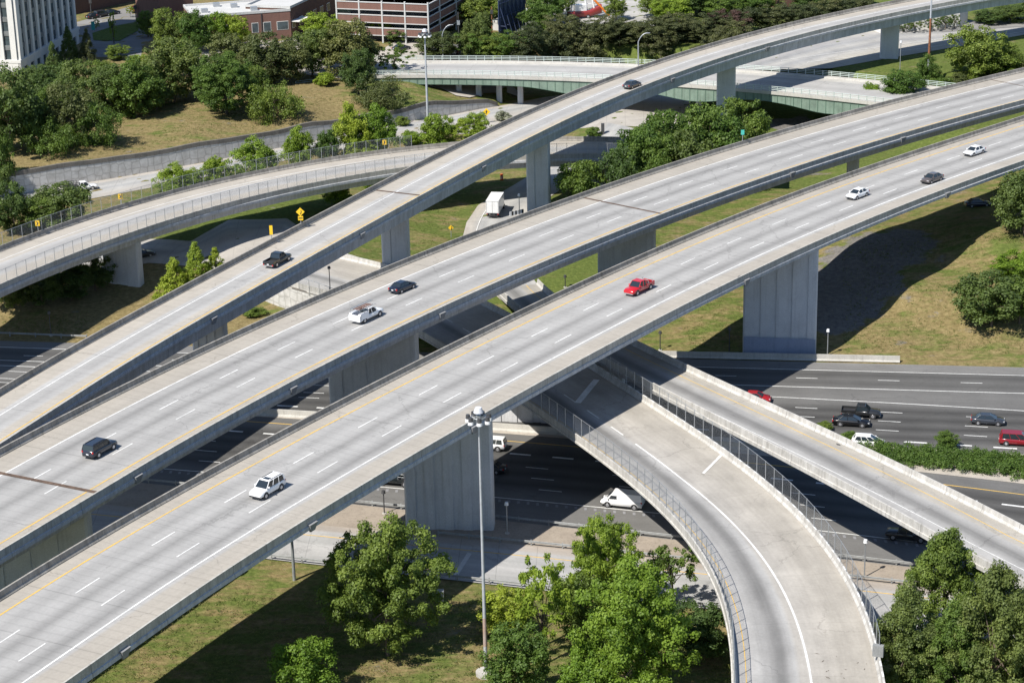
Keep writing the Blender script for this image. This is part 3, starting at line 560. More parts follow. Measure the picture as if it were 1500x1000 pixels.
def uof(r, pts): return float(np.mean([r.pxy(*p)[1] for p in pts]))
deckline(rA, uof(rA, [(0, 900), (399, 666), (700, 508), (960, 383)]), .22, YELL, tA)
uw = uof(rA, [(28, 1000), (500, 701), (650, 612), (863, 491), (1050, 403), (1300, 299)]); deckline(rA, uw, .22, WHITE, tA)
deckline(rA, uof(rA, [(96, 878.8), (431, 679), (700, 531.5), (1007, 383)]), .17, WHITE, tA, ([0, 1, 2, 3, 4, 5, 6, 7, 8, 10, 11, 12, 13, 15, 16], [96.2, 213.8, 326.6, 430.9, 527.7, 615, 700.7, 783.3, 861.7, 1002.7, 1073, 1135, 1197, 1318, 1377], .31, 0))
deckline(rA, uof(rA, [(138.6, 889), (465, 691), (735, 541), (914, 452), (1040, 394)]), .17, WHITE, tA, ([0, 1, 2, 3, 4, 5, 6, 7, 8, 10, 11, 12, 13, 14], [138.6, 256.5, 364, 464.9, 561.7, 651.7, 735, 818, 891.7, 1031.7, 1101.7, 1165, 1228, 1286.7], .31, 0))
D_B = roadmat('deck_concrete_middle', [(18.6-u, c) for u, c in lanes3(2.6, 6.5, 10.2, 14.2, 18.6, .98)][::-1], 18.6, .07, 9.2, .80, grooves=1.6)
B_far = [(0, 656), (100, 603), (200, 553), (278, 515), (328, 493), (412, 455), (500, 419), (567, 388), (600, 375), (690, 341), (774, 309), (870, 275), (1000, 234), (1087, 207), (1250, 159), (1378, 128.5), (1500, 98.5)]
B_near = [(0, 800), (124, 724), (236, 666), (333, 610), (380, 585), (500, 524), (599, 472), (740, 412), (860, 360), (967, 315), (1000, 303), (1157, 246), (1230, 224), (1311, 197), (1379, 180), (1427, 167), (1500, 142)]
rB, tB = bridge('B', 'middle elevated freeway deck carrying the white utility truck, with rusty expansion joints', B_far, B_near, 18.2, D_B, 5, 1, (70, 90), rec=1.5, dep=1.7)
uw_ = [rB.pxy(*p) for p in [(59, 666), (380, 503), (567, 417), (700, 357), (1000, 253)]]
deckline(rB, 4.15, .22, WHITE, tB)
u1, u2 = uof(rB, [(220, 607), (403, 517), (598, 425), (720, 374), (1065, 247)]), uof(rB, [(252, 616), (431, 525), (633, 434), (1090, 252)])
deckline(rB, u1, .17, WHITE, tB, ([0, 1, 2, 3, 4, 5, 6, 7, 8, 9, 10, 11, 12, 13, 14, 15, 16], [220, 313.6, 402, 486, 571, 648, 722.7, 794, 864, 932, 1000, 1065, 1128, 1190, 1248, 1305, 1358], .31, 0))
deckline(rB, u2, .17, WHITE, tB, ([0, 1, 2, 3, 4, 5, 6, 7, 10, 11, 12, 13, 14], [252, 345, 431, 516, 597, 675, 749, 819, 1025, 1090, 1157, 1217, 1283], .31, 0))
deckline(rB, lambda s: float(np.interp(s, rB.S, rB.w))-2.55, .2, YELL, tB)
joint(rB, tB, (915, 302)); joint(rB, tB, (62, 705), .65); joint(rB, tB, (1482, 123), .3)
D_C = roadmat('deck_concrete_far', [(0, SHO), (3.1, SHO), (3.5, G(.38)), (4.6, G(.33)), (5.8, G(.30)), (7.0, G(.36)), (7.6, SHO), (10, SHO)], 10, .07, 7, .80, grooves=1.6)
C_far = [(0, 571, 17.5), (150, 484, 17.7), (233, 435, 17.9), (350, 372, 18.2), (427, 331, 18.4), (500, 294, 18.6), (540, 273, 18.8), (600, 243, 18.8), (728, 182, 18.8), (783, 158, 18.8), (883, 117, 19), (1000, 79, 19.8), (1133, 39, 20.5), (1250, 12, 21), (1320, -2, 21.4), (1420, -20, 22)]
C_near = [(0, 640, 17.5), (177, 538, 17.7), (333, 443, 18.1), (380, 415, 18.3), (473, 360, 18.5), (600, 289, 18.7), (724, 232, 18.8), (830, 183, 18.9), (1000, 108, 19.8), (1167, 54, 20.7), (1333, 10, 21.5), (1400, -4, 22), (1480, -18, 22.3)]
rC, tC = bridge('C', 'curving single lane flyover deck carrying the black pickup, farthest of the tall decks', C_far, C_near, 18, D_C, 5, 1, (60, 40), rec=.8, dep=2.1, edge=.45)
deckline(rC, uof(rC, [(20, 588), (250, 457), (600, 272), (828, 164)]), .18, WHITE, tC)
deckline(rC, lambda s: float(np.interp(s, rC.S, rC.w))-1.9, .18, YELL, tC)
joint(rC, tC, (570, 281), .6)
D_D = roadmat('deck_concrete_left', [(0, SHO), (4.4, SHO), (5.0, G(.38)), (6.8, G(.30)), (8.6, G(.36)), (9.6, SHO), (13, SHO)], 13, .08, 7, .88)
D_far = [(-60, 384, 12.5), (0, 361, 12.4), (86, 327, 12.3), (191, 295, 12.2), (280, 267, 12), (350, 255, 11.8), (500, 228, 11), (580, 218, 10.6), (667, 210, 10.2), (833, 200, 9.8), (940, 200, 9.6)]
D_near = [(-60, 440, 12.5), (0, 415, 12.4), (100, 378, 12.3), (200, 343, 12.2), (333, 300, 11.9), (420, 277, 11.5), (500, 260, 11), (583, 247, 10.6), (700, 234, 10.1), (807, 226, 9.9), (867, 225, 9.8), (930, 227, 9.6)]
rD, tD = bridge('D', 'lower curving overpass with chain link fences along both parapets, at the left', D_far, D_near, 11.5, D_D, 4, 2, (60, 26), rec=1.3, dep=1.5, ph=1)
deckline(rD, uof(rD, [(70, 353), (133, 333), (250, 296)]), .2, WHITE, tD); deckline(rD, lambda s: float(np.interp(s, rD.S, rD.w))-1.4, .16, YELL, tD)
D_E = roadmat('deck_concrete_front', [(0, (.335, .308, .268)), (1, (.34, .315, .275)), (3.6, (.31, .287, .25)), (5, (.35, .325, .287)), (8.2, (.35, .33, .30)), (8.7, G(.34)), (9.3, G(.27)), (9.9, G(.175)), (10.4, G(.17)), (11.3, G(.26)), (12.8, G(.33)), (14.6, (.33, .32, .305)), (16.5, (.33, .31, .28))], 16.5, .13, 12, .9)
E_far = [(430, 352, 5), (500, 371, 5.1), (553, 389, 5.4), (710, 441, 7.2), (747, 460, 7.8), (873, 532, 9.4), (938, 573, 9.8), (1003, 611, 10), (1079, 668, 10), (1172, 750, 10), (1222, 810, 10), (1260, 875, 10), (1288, 947, 10), (1296, 1000, 10)]
E_near = [(384, 405, 4.9), (418, 420, 5), (456, 429, 5.1), (612, 488, 6.6), (650, 506, 7.2), (775, 588, 9.2), (812, 614, 9.5), (843, 640, 9.7), (860, 649, 9.8), (905, 686, 10), (974, 747, 10), (1000, 775, 10), (1033, 828, 10), (1062, 893, 10), (1077, 945, 10), (1080, 1000, 10)]
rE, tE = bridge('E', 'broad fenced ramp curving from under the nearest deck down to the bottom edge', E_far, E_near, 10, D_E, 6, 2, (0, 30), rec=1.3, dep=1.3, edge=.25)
deckline(rE, lambda s: uE(s), .22, WHITE, tE) if False else None
_e = [rE.pxy(*p) for p in [(1000, 699), (1067, 761), (1100, 799.6), (1134, 846), (1167, 906), (1190, 990)]]; pe = np.polyfit([a for a, b in _e], [b for a, b in _e], 1)
mnp, mxp = min(a for a, b in _e), max(a for a, b in _e)
deckline(rE, lambda s: float(np.polyval(pe, min(max(s, mnp), mxp))), .24, WHITE, tE, None, rE.s_at_x(935, 8, -.9))
deckline(rE, lambda s: float(np.polyval(pe, mnp)), .2, WHITE, tE, ([0, 1], [860, 895], .5, 0), rE.s_at_x(640, 8, -.9), rE.s_at_x(935, 8, -.9))
deckline(rE, lambda s: float(np.interp(s, rE.S, rE.w))-1.35, .09, YELL, tE)
for pa, pb_, wd in (((874, 556), (846, 590), .9), ((1056, 667), (1030, 693), .35)):
    a, b2 = rE.pxy(*pa), rE.pxy(*pb_); q0 = rE.pt(*a, -.87); q1 = rE.pt(*b2, -.87); dd = (q1-q0)[:2]; dd /= np.hypot(*dd); n_ = np.array([-dd[1], dd[0], 0])*wd/2
    MB().add([q0+n_, q0-n_, q1-n_, q1+n_], [(0, 1, 2, 3)]).build('lane_marking', WHITE, tE)
# short dashes painted along the top of the barrier
bd = MB(); s = rE.s_at_x(870, 0, 0)
while s < rE.S[-1]:
    q = [rE.pt(s, -.0, .008), rE.pt(s+1.0, 0, .008), rE.pt(s+1.0, .2, .008), rE.pt(s, .2, .008)]; bd.add(q, [(0, 1, 2, 3)]); s += 2.2
bd.build('barrier_marking', WHITE, tE)
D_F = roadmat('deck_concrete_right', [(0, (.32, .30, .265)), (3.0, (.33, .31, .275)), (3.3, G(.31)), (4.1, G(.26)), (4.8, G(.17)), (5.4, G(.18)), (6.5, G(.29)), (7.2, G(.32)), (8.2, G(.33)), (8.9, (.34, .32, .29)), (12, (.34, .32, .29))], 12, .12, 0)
F_far = [(788, 408, 4.6), (810, 428, 5.6), (940, 500, 9.6), (1017, 537, 10.3), (1150, 600, 10.8), (1287, 664, 11), (1353, 697, 11), (1425, 733, 11), (1501, 765, 11)]
F_near = [(728, 420, 4.8), (747, 440, 5.8), (903, 532, 9.6), (966, 569, 10.2), (1050, 612, 10.5), (1150, 663, 10.8), (1276, 733, 11), (1367, 778, 11), (1440, 815, 11), (1500, 846, 11)]
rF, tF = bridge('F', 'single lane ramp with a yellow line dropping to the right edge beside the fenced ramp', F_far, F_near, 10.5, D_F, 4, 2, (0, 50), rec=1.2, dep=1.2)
deckline(rF, uof(rF, [(1007, 550), (1090, 595), (1233, 665), (1400, 747)]), .13, YELL, tF)
deckline(rF, uof(rF, [(1143, 653), (1187, 676), (1414, 788)]), .12, WHITE, tF)
# green girder bridge
D_Q = roadmat('deck_concrete_green', [(0, (.36, .32, .27)), (1.8, (.37, .33, .28)), (2.4, G(.37)), (5, G(.31)), (8, G(.36)), (10, G(.31)), (14, G(.37)), (16, (.37, .34, .29))], 16, .08, 6, .85)
Q_far = [(597, 88), (753, 87), (967, 93), (1130, 105), (1310, 119), (1360, 123)]; Q_near = [(617, 109), (767, 111), (890, 116), (1017, 124), (1127, 130), (1257, 146), (1292, 151)]
rQ = Rib(Q_far, Q_near, 9.8, 2, 1, (8, 14)); tQ = thing('girder_bridge', 'road bridge with pale green steel girders and rails crossing the sunken ramp road', 'bridge')
GREEN = stained('green_steel', (.19, .26, .21), (.09, .12, .10), amt=.6); GREENL = plain('green_rail_steel', (.48, .55, .52), .5, .3, .1)
n_ = len(rQ.P)
sweep(rQ, [(0, .1, -.55), (.33, 0, -.5), (.66, 0, -.5), (1, -.1, -.55)], 'road_deck', D_Q, tQ, closed=False)
sweep(rQ, [(0, 0, -.9), (0, 0, -.2), (0, 1.3, -.2), (0, 1.4, -.5), (0, 1.4, -.52), (1, -.5, -.52), (1, -.5, -.2), (1, 0, -.2), (1, 0, -.9)], 'deck_slab', CONC, tQ)
hs = [rQ.s_at_x(x, 14, -2) for x in (850, 1025, 1224)]
def hd(i):
    s = rQ.S[i]; return 1.5+1.5*sum(math.exp(-((s-h_)/9.)**2) for h_ in hs)
for a_, b_ in ((0, .3), (1, -.45)):
    sweep(rQ, lambda i: [(a_, b_, -.9), (a_, b_+.15, -.9), (a_, b_+.15, -.9-hd(i)), (a_, b_, -.9-hd(i))], 'girder', GREEN, tQ)
sf = MB()
for i in range(0, n_, 1):
    p = rQ.pt(rQ.S[i], float(rQ.w[i])-.3, 0); T = rQ.T[i]; 
    q = lambda dx, du, z: p+np.array([T[0]*dx+rQ.N[i, 0]*du, T[1]*dx+rQ.N[i, 1]*du, z])
    sf.hexa([q(-.05, -.02, -.92-hd(i)), q(.05, -.02, -.92-hd(i)), q(.05, .1, -.92-hd(i)), q(-.05, .1, -.92-hd(i))], [q(-.05, -.02, -.91), q(.05, -.02, -.91), q(.05, .1, -.91), q(-.05, .1, -.91)])
for i in range(n_-1):
    s0_ = [rQ.pt(rQ.S[j], float(rQ.w[j])-.3, -.92-hd(j)) for j in (i, i+1)]; e_ = np.array([rQ.N[i, 0]*.16, rQ.N[i, 1]*.16, 0])
    sf.add([s0_[0]-e_, s0_[1]-e_, s0_[1]+e_, s0_[0]+e_], [(0, 1, 2, 3)])
sf.build('stiffener', plain('green_dark_steel', (.10, .17, .13), .6, .1), tQ)
for side in (0, 1):
    rl = MB(); u = (lambda j: .12) if side == 0 else (lambda j: float(rQ.w[j])-.15)
    for z in (.15, .5, .85):
        for j in range(n_-1): rl.tube(rQ.pt(rQ.S[j], u(j), z), rQ.pt(rQ.S[j+1], u(j+1), z), .06, n=5, cap=False)
    ro = rl.build('railing', GREENL, tQ); pm = None
    for j in range(0, n_, 1 if side else 1):
        if pm is None: pm = MB().box(-.07, .07, -.07, .07, -.2, .95).build('rail_post', GREENL, ro); o = pm
        else: o = pm.copy(); COL.objects.link(o); o.parent = ro
        o.location = tuple(rQ.pt(rQ.S[j], u(j), 0))
# piers ------------------------------------------------------------
def pier_px(r, t, xl, xr, yb, zb, thk, ang, top, grooves=4, taper=1., depth_u=None, cap=False):
    """wall pier given by the picture columns of its foot"""
    a = at(xl, yb, zb); b = at(xr, yb+(0), zb); ang = np.array(ang)/np.hypot(*ang)
    wid = abs((b-a)[0])/abs(ang[0]); c = (a+b)/2; c = c[:2]+np.array([-ang[1], ang[0]])*thk/2
    sv, u = r.su(np.array([c[0], c[1], 0])); zt = float(np.interp(sv, r.S, r.P[:, 2]))+top
    m = MB(); 
    return pier(r, t, sv, u, wid, thk, ang, base=zb-.5, top=top, grooves=grooves, taper=taper, cap=cap)
IA = (.99, -.14)
pier_px(rA, tA, 594, 723, 776, 0, 2.4, (1, -.10), -1.5, 4); pier_px(rA, tA, 1088, 1195, 518, .2, 2.2, (1, -.11), -1.5, 4)
q = W3([(1089, 518.5), (1194, 519.5)], .2); pbm = MB(); dv = (q[1]-q[0]); dv[2] = 0; nv = np.array([dv[1], -dv[0], 0])/np.hypot(*dv[:2])*.06
pbm.add([q[0]+nv+[0, 0, -.2], q[1]+nv+[0, 0, -.2], q[1]+nv+[0, 0, 2.5], q[0]+nv+[0, 0, 2.9]], [(0, 1, 2, 3)]); pbm.build('painted_band', stained('band_paint', (.28, .32, .42), (.22, .25, .32)), tA)
def pier_on(r, t, x, u, wid, thk, ang, top, zb=None, grooves=3, taper=1., cap=False):
    sv = r.s_at_x(x, u, top-1); return pier(r, t, sv, u, wid, thk, ang, base=zb, top=top, grooves=grooves, taper=taper, cap=cap)
pier_on(rB, tB, 545, 9, 13, 2.3, (1, -.12), -3.0); pier_on(rB, tB, 918, 9.5, 9.5, 2.3, (1, -.14), -3.0); pier_on(rB, tB, 52, 9, 12.5, 2.3, (1, -.1), -3.0); pier_on(rB, tB, 1250, 12, 2.2, 2, (1, -.2), -2.9, grooves=1)
pier_on(rC, tC, 306, 5.2, 5, 2, (1, -.15), -3.3); pier_on(rC, tC, 578, 5, 4.6, 2, (1, -.2), -3.3, grooves=1); pier_on(rC, tC, 788, 6.2, 4.4, 2, (1, -.15), -3.3, grooves=1)
pier_on(rC, tC, 1064, 4.6, 4, 2, (1, -.15), -3.3, grooves=1); pier_on(rC, tC, 1304, 4.2, 4.2, 2, (1, -.2), -3.3, grooves=1)
pier_on(rD, tD, 178, 9.6, 6.9, 1.8, (1, -.35), -2.8, taper=1.0, grooves=1)
pier_on(rD, tD, 868, 6, 5, 1.5, (1, -.1), -2.8)
pier_on(rE, tE, 775, 8, 11, 1.6, (1, -.15), -2.3, zb=-.3, grooves=4); pier_on(rE, tE, 1150, 8, 7, 1.6, (.6, .8), -2.3, zb=-.3)
q = at(1069, 945, 0); pe_ = MB(); 
pier_on(rF, tF, 890, 4.5, 5, 1.4, (1, -.2), -2.5, zb=-.2)
sv_, u_ = rE.su(at(1112, 905, 10)); pier(rE, tE, sv_, float(np.interp(sv_, rE.S, rE.w))-2.6, 3.4, 1.8, (.35, .94), base=-.3, top=-2.3, grooves=1)
for x in (672, 701, 731, 762, 1024, 1226):
    for u in ((1.5, 6, 11) if x > 800 else (12,)):
        pier_on(rQ, tQ, x, u, 1.3, 1.3, (1, 0), -2.5, grooves=1)
# chain link fences ------------------------------------------------
def fence(r, side, s0, s1, label, H=2.1, sp=2.44, lean=0.):
    c = r.pt((s0+s1)/2, 0); c[2] = 0; t = thing('chain_link_fence', label, 'fence', c, 0, 'chain link fences on the ramps'); U = lambda s: .1 if side == 0 else float(np.interp(s, r.S, r.w))-.1
    ss = np.arange(s0, s1, sp); m = MB(); tr = MB()
    for a, b in zip(ss[:-1], ss[1:]):
        A0, B0 = r.pt(a, U(a)), r.pt(b, U(b)); z = np.array([0, 0, H]); m.add([A0-c, B0-c, B0+z-c, A0+z-c], [(0, 1, 2, 3)], [(a, 0), (b, 0), (b, H), (a, H)])
        tr.tube(A0+z-c, B0+z-c, .03, n=5, cap=False)
    m.build('wire_mesh', WIRE, t); tr.build('top_rail', STEEL, t); pm = None
    for a in ss:
        if pm is None: pm = MB().tube((0, 0, -.5), (0, 0, H+.05), .045, n=6).build('fence_post', STEEL, t); o = pm
        else: o = pm.copy(); COL.objects.link(o); o.parent = t
        o.location = tuple(r.pt(a, U(a))-c)
    return t
fence(rD, 0, rD.s_at_x(-25, 0), rD.s_at_x(610, 0), 'chain link fence along the far parapet of the left overpass by the young trees')
fence(rD, 1, rD.s_at_x(-25, 13), rD.s_at_x(930, 10), 'chain link fence along the near parapet of the left overpass, above its pier')
fence(rE, 0, rE.s_at_x(895, 0), rE.s_at_x(1291, 0)-1, 'chain link fence on the outer right side of the broad curving ramp', 2.5)
fence(rE, 1, rE.s_at_x(790, 15), rE.S[-1]-8, 'chain link fence on the inner left side of the broad curving ramp', 2.5)
# grey cabinet at the end of the outer fence
q = rE.pt(rE.s_at_x(1289, 0), .2); MB().box(-.55, .55, -.25, .25, -.9, .35).build('cabinet', GRS, None, q); o = bpy.data.objects['cabinet']; o.location.z += .9; o.rotation_euler = (0, 0, R(-20)); tag(o, 'grey steel cabinet on the ramp parapet where the outer fence ends', 'cabinet')
# retaining walls ---------------------------------------------------
def wall_between(L, ztop, name, label, thick=.5, cap=.85, panel=True, step=2.):
    L = pl_resample(L, step); zt = np.array([ztop(i/(len(L)-1), p) for i, p in enumerate(L)]); T = np.gradient(L[:, :2], axis=0); T /= np.hypot(*T.T)[:, None]; Nn = np.stack([-T[:, 1], T[:, 0]], 1)
    t = thing(name, label, 'wall', (0, 0, 0)); m = MB(); n = len(L); d = np.r_[0, np.cumsum(np.hypot(*np.diff(L[:, :2], axis=0).T))]
    def ringz(lo, hi, a, b, nm, mat):
        mm = MB(); vs = []; uv = []
        for i in range(n):
            for u, z in ((a, lo[i]), (a, hi[i]), (b, hi[i]), (b, lo[i])): vs.append((L[i, 0]+Nn[i, 0]*u, L[i, 1]+Nn[i, 1]*u, z)); uv.append((d[i], z))
        mm.add(vs, [(i*4+j, (i+1)*4+j, (i+1)*4+(j+1) % 4, i*4+(j+1) % 4) for i in range(n-1) for j in range(4)], uv)
        mm.add(vs[:4], [(0, 1, 2, 3)]); mm.add(vs[-4:], [(3, 2, 1, 0)]); mm.build(nm, mat, t)
    lo = L[:, 2]-.5; ringz(lo, zt-cap, 0, thick, 'wall_face', PANEL if panel else PIER); ringz(zt-cap, zt, -.06, thick+.06, 'wall_cap', DCONC)
    return t
m_, nt_, b_ = newmat('hex_panel'); uv_ = N(nt_, 'ShaderNodeUVMap', uv_map='UV'); vo = N(nt_, 'ShaderNodeTexVoronoi', feature='DISTANCE_TO_EDGE'); vo.inputs['Scale'].default_value = .62; vo.inputs['Randomness'].default_value = .35
lnk(nt_, mapping(nt_, uv_.outputs[0], (1, 1.0, 1)), vo.inputs['Vector']); nn_ = noise(nt_, .5, uv_.outputs[0], 5, .7)
c_ = mix(nt_, (.36, .35, .33), (.52, .51, .49), ramp(nt_, [(.0, (0, 0, 0)), (.10, (1, 1, 1))], vo.outputs['Distance']).outputs[0]); c_ = mix(nt_, c_, ramp(nt_, [(.3, (.68, .67, .65)), (.7, (1.1, 1.1, 1.1))], nn_.outputs[0]).outputs[0], 1., 'MULTIPLY')
lnk(nt_, c_, b_.inputs['Base Color']); b_.inputs['Roughness'].default_value = .9; PANEL = m_
DCONC = stained('dark_wall_cap', (.17, .155, .135), (.08, .08, .075), amt=.8)
wall_between(WALLB, lambda t, p: float(terr1(p[0], p[1]+2.6))+.75, 'retaining_wall', 'long panelled retaining wall with a dark cap below the grassy bank of trees', step=2.5)
RWL = RW.copy(); wall_between(smooth_line(np.vstack([at(372, 436, .4), W3([(418, 456, .3), (455, 468, .3), (520, 490, .3)])]), 1, 2), lambda t, p: 4.4+t*1.2, 'retaining_wall', 'stained white panelled wall carrying the street over the small grass patch', cap=.3, step=2)
# fence above that wall
fl = smooth_line(W3([(384, 403, 4.6), (418, 420, 4.7), (456, 431, 4.8), (500, 446, 5)]), 1, 2.4); c = fl[0].copy(); t = thing('chain_link_fence', 'chain link fence on top of the white panelled wall', 'fence', c, 0, 'chain link fences on the ramps'); m = MB(); pm = None; tr = MB()
for i in range(len(fl)-1): m.add([fl[i]-c, fl[i+1]-c, fl[i+1]-c+np.array([0, 0, 2.4]), fl[i]-c+np.array([0, 0, 2.4])], [(0, 1, 2, 3)], [(i*2.4, 0), (i*2.4+2.4, 0), (i*2.4+2.4, 2.4), (i*2.4, 2.4)]); tr.tube(fl[i]-c+np.array([0, 0, 2.4]), fl[i+1]-c+np.array([0, 0, 2.4]), .04, n=5)
m.build('wire_mesh', WIRE, t); tr.build('top_rail', STEEL, t)
for i in range(len(fl)):
    if pm is None: pm = MB().tube((0, 0, -.4), (0, 0, 2.45), .05, n=6).build('fence_post', STEEL, t); o = pm
    else: o = pm.copy(); COL.objects.link(o); o.parent = t
    o.location = tuple(fl[i]-c)
P = W3([(495, 371, 4.6), (553, 389, 4.8)]); barrier_line(P-np.array([0, 0, .55]), 'street_barrier', 'worn concrete barrier between the street and the grass under the flyover', 1., .45)
# ------------------------------------------------------------------ trees
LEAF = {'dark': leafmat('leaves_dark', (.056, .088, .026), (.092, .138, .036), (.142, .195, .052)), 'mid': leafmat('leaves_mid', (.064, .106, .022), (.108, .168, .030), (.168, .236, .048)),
        'bright': leafmat('leaves_bright', (.105, .165, .018), (.185, .265, .028), (.275, .36, .052)), 'olive': leafmat('leaves_olive', (.072, .090, .030), (.115, .135, .045), (.165, .185, .065)),
        'pine': leafmat('leaves_pine', (.050, .062, .026), (.078, .094, .038), (.12, .135, .055)), 'flower': leafmat('leaves_flowering', (.05, .08, .02), (.3, .3, .22), (.6, .6, .55)), 'purple': leafmat('leaves_purple', (.07, .03, .03), (.11, .06, .055), (.15, .09, .08))}
def leaves(C, Rd, n, size, droop=0., flat=1., seed=0):
    """C clump centres, Rd clump radii -> arrays of n leaf quads"""
    g = np.random.default_rng(seed); k = len(C); ci = g.integers(0, k, n); wts = Rd**2; ci = g.choice(k, n, p=wts/wts.sum())
    v = g.normal(size=(n, 3)); v /= np.linalg.norm(v, axis=1)[:, None]; v[:, 2] = np.where((v[:, 2] < -.3) & (g.random(n) < .65), -v[:, 2], v[:, 2])
    r = (g.random(n)**.45*g.choice([1., 1.35], n, p=[.8, .2]))[:, None]*Rd[ci][:, None]; off = v*r; off[:, 2] *= flat
    if droop: off[:, 2] -= np.abs(g.normal(0, droop, n))*Rd[ci]*2
    P = C[ci]+off; nr = v+np.array([0, 0, .5])+g.normal(0, .55, (n, 3)); nr /= np.linalg.norm(nr, axis=1)[:, None]
    t = np.cross(nr, g.normal(size=(n, 3))); t /= np.linalg.norm(t, axis=1)[:, None]; b = np.cross(nr, t); s = size*g.uniform(.6, 1.35, n)[:, None]
    if droop: t = t*.5+np.array([0, 0, -.7]); 
    Q = np.stack([P-t*s, P+b*s*.62, P+t*s, P-b*s*.62], 1); ct = g.random(k); tint = np.clip(ct[ci]*.6+g.random(n)*.5-.05, 0, 1)
    return Q, tint
def leafmesh(name, Q, tint, mat):
    n = len(Q); me = bpy.data.meshes.new(name); me.vertices.add(4*n); me.vertices.foreach_set('co', Q.reshape(-1).astype(np.float32)); me.loops.add(4*n); me.loops.foreach_set('vertex_index', np.arange(4*n, dtype=np.int32))
    me.polygons.add(n); me.polygons.foreach_set('loop_start', np.arange(0, 4*n, 4, dtype=np.int32)); me.update(calc_edges=True)
    a = me.attributes.new('tint', 'FLOAT', 'POINT'); a.data.foreach_set('value', np.repeat(tint, 4).astype(np.float32)); me.materials.append(mat); return me
def crown_shape(shape, seed):
    g = np.random.default_rng(seed); C = []; Rd = []
    if shape in ('round', 'tall', 'sparse', 'willow', 'big', 'spire'):
        nc = {'round': 135, 'tall': 130, 'sparse': 60, 'willow': 110, 'big': 260, 'spire': 260}[shape]; a = .455
        zc, rz = {'round': (.52, .45), 'tall': (.52, .46), 'sparse': (.60, .38), 'willow': (.50, .45), 'big': (.54, .45), 'spire': (.50, .48)}[shape]
        lob = g.normal(size=(7, 3)); lob /= np.linalg.norm(lob, axis=1)[:, None]; la = g.uniform(-.22, .22, 7)
        for i in range(nc):
            v = g.normal(size=3); v /= np.linalg.norm(v); r = g.random()**.4*(1+float((np.clip(lob@v, 0, 1)**3*la).sum())); 
            x, y, z = v[0]*a*r, v[1]*a*r, v[2]*rz*r
            if shape == 'spire': k = 1.1-.85*max(0, .35+z/rz)/1.35; x *= k; y *= k
            if shape == 'tall': k = 1-.45*max(0, z/rz); x *= k; y *= k
            C.append((x, y, zc+z)); Rd.append(g.uniform(.045, .115) if shape != 'sparse' else g.uniform(.035, .075))
            if shape in ('big', 'spire'): Rd[-1] *= .68
    elif shape == 'cone':
        for i in range(110):
            z = g.random()**.8; r = (1-z)*.46+.03; t = g.random()*6.283; q = r*g.uniform(.55, 1.); C.append((q*math.cos(t), q*math.sin(t), .06+z*.9)); Rd.append(.05+.06*(1-z))
    elif shape == 'bush':
        for i in range(60):
            v = g.normal(size=3); v /= np.linalg.norm(v); r = g.random()**.4; C.append((v[0]*.42*r, v[1]*.42*r, .45+v[2]*.42*r)); Rd.append(g.uniform(.09, .16))
    elif shape == 'pine':
        for i in range(120):
            v = g.normal(size=3); v /= np.linalg.norm(v); r = g.random()**.4*g.uniform(.8, 1.2); C.append((v[0]*.47*r, v[1]*.47*r, .5+v[2]*.43*r)); Rd.append(g.uniform(.05, .12))
    return np.array(C), np.array(Rd)
NL = {'round': 15000, 'tall': 14000, 'sparse': 5500, 'willow': 13000, 'big': 52000, 'spire': 46000, 'cone': 12000, 'bush': 8000, 'pine': 14000}
LS = {'round': .0175, 'tall': .0175, 'sparse': .017, 'willow': .017, 'big': .0105, 'spire': .0105, 'cone': .017, 'bush': .027, 'pine': .0165}
PROTO = {}
def proto(shape, col, var):
    k = (shape, col, var)
    if k not in PROTO:
        sd_ = abs(hash((shape, var))) % 9973 if False else (sum(map(ord, shape))*31+var*977) % 9973
        C, Rd = crown_shape(shape, sd_); Q, t = leaves(C, Rd, NL[shape], LS[shape], .45 if shape == 'willow' else 0, .55 if shape == 'pine' else .85, sd_+1)
        PROTO[k] = leafmesh('crown', Q, t, LEAF[col])
        tk = ('trunk', shape, var)
        if tk not in PROTO:
            g = random.Random(sd_); m = MB(); top = {'bush': .4, 'cone': .9}.get(shape, .6); m.tube((0, 0, -.06), (0, 0, .3), .020, .015, 7); m.tube((0, 0, .3), (g.uniform(-.03, .03), g.uniform(-.03, .03), top), .015, .006, 6)
            if shape not in ('cone', 'bush'):
                for i in np.argsort(-Rd)[:11]:
                    b0 = (0, 0, g.uniform(.24, .5)); mid = tuple(np.array(b0)*.45+C[i]*.55+np.array([0, 0, .02])); m.tube(b0, mid, .009, .005, 5); m.tube(mid, tuple(C[i]), .005, .0025, 4)
            o = m.build('trunk', BARK); PROTO[tk] = o.data; bpy.data.objects.remove(o)
    return PROTO[k], PROTO[('trunk', shape, var)]
TN = {'round': 'broadleaf_tree', 'tall': 'broadleaf_tree', 'sparse': 'young_tree', 'willow': 'weeping_tree', 'big': 'broadleaf_tree', 'spire': 'broadleaf_tree', 'cone': 'conifer_tree', 'bush': 'shrub', 'pine': 'pine_tree'}
tcount = [0]
def tree(xb, yb, ytop, wpx, shape, col, label, group=None, zg=None):
    tcount[0] += 1; v = tcount[0] % 3 if shape not in ('big', 'sparse', 'spire') else tcount[0] % 2
    p = gnd(xb, yb) if zg is None else at(xb, yb, zg); h = hgt(p, ytop); sc = np.hypot(*(np.array(proj(p+np.array([.5, 0, h*.5])))-np.array(proj(p-np.array([.5, 0, -h*.5]))))); wd = wpx/sc/.80
    cm, tm = proto(shape, col, v); t = thing(TN[shape], label, 'shrub' if shape == 'bush' else 'tree', p, random.uniform(0, 6.28), group)
    for nm, me_ in (('trunk', tm), ('crown', cm)):
        o = bpy.data.objects.new(nm, me_); COL.objects.link(o); o.parent = t; o.scale = (wd, wd*random.uniform(.9, 1.1), h) 
    return t
T = tree
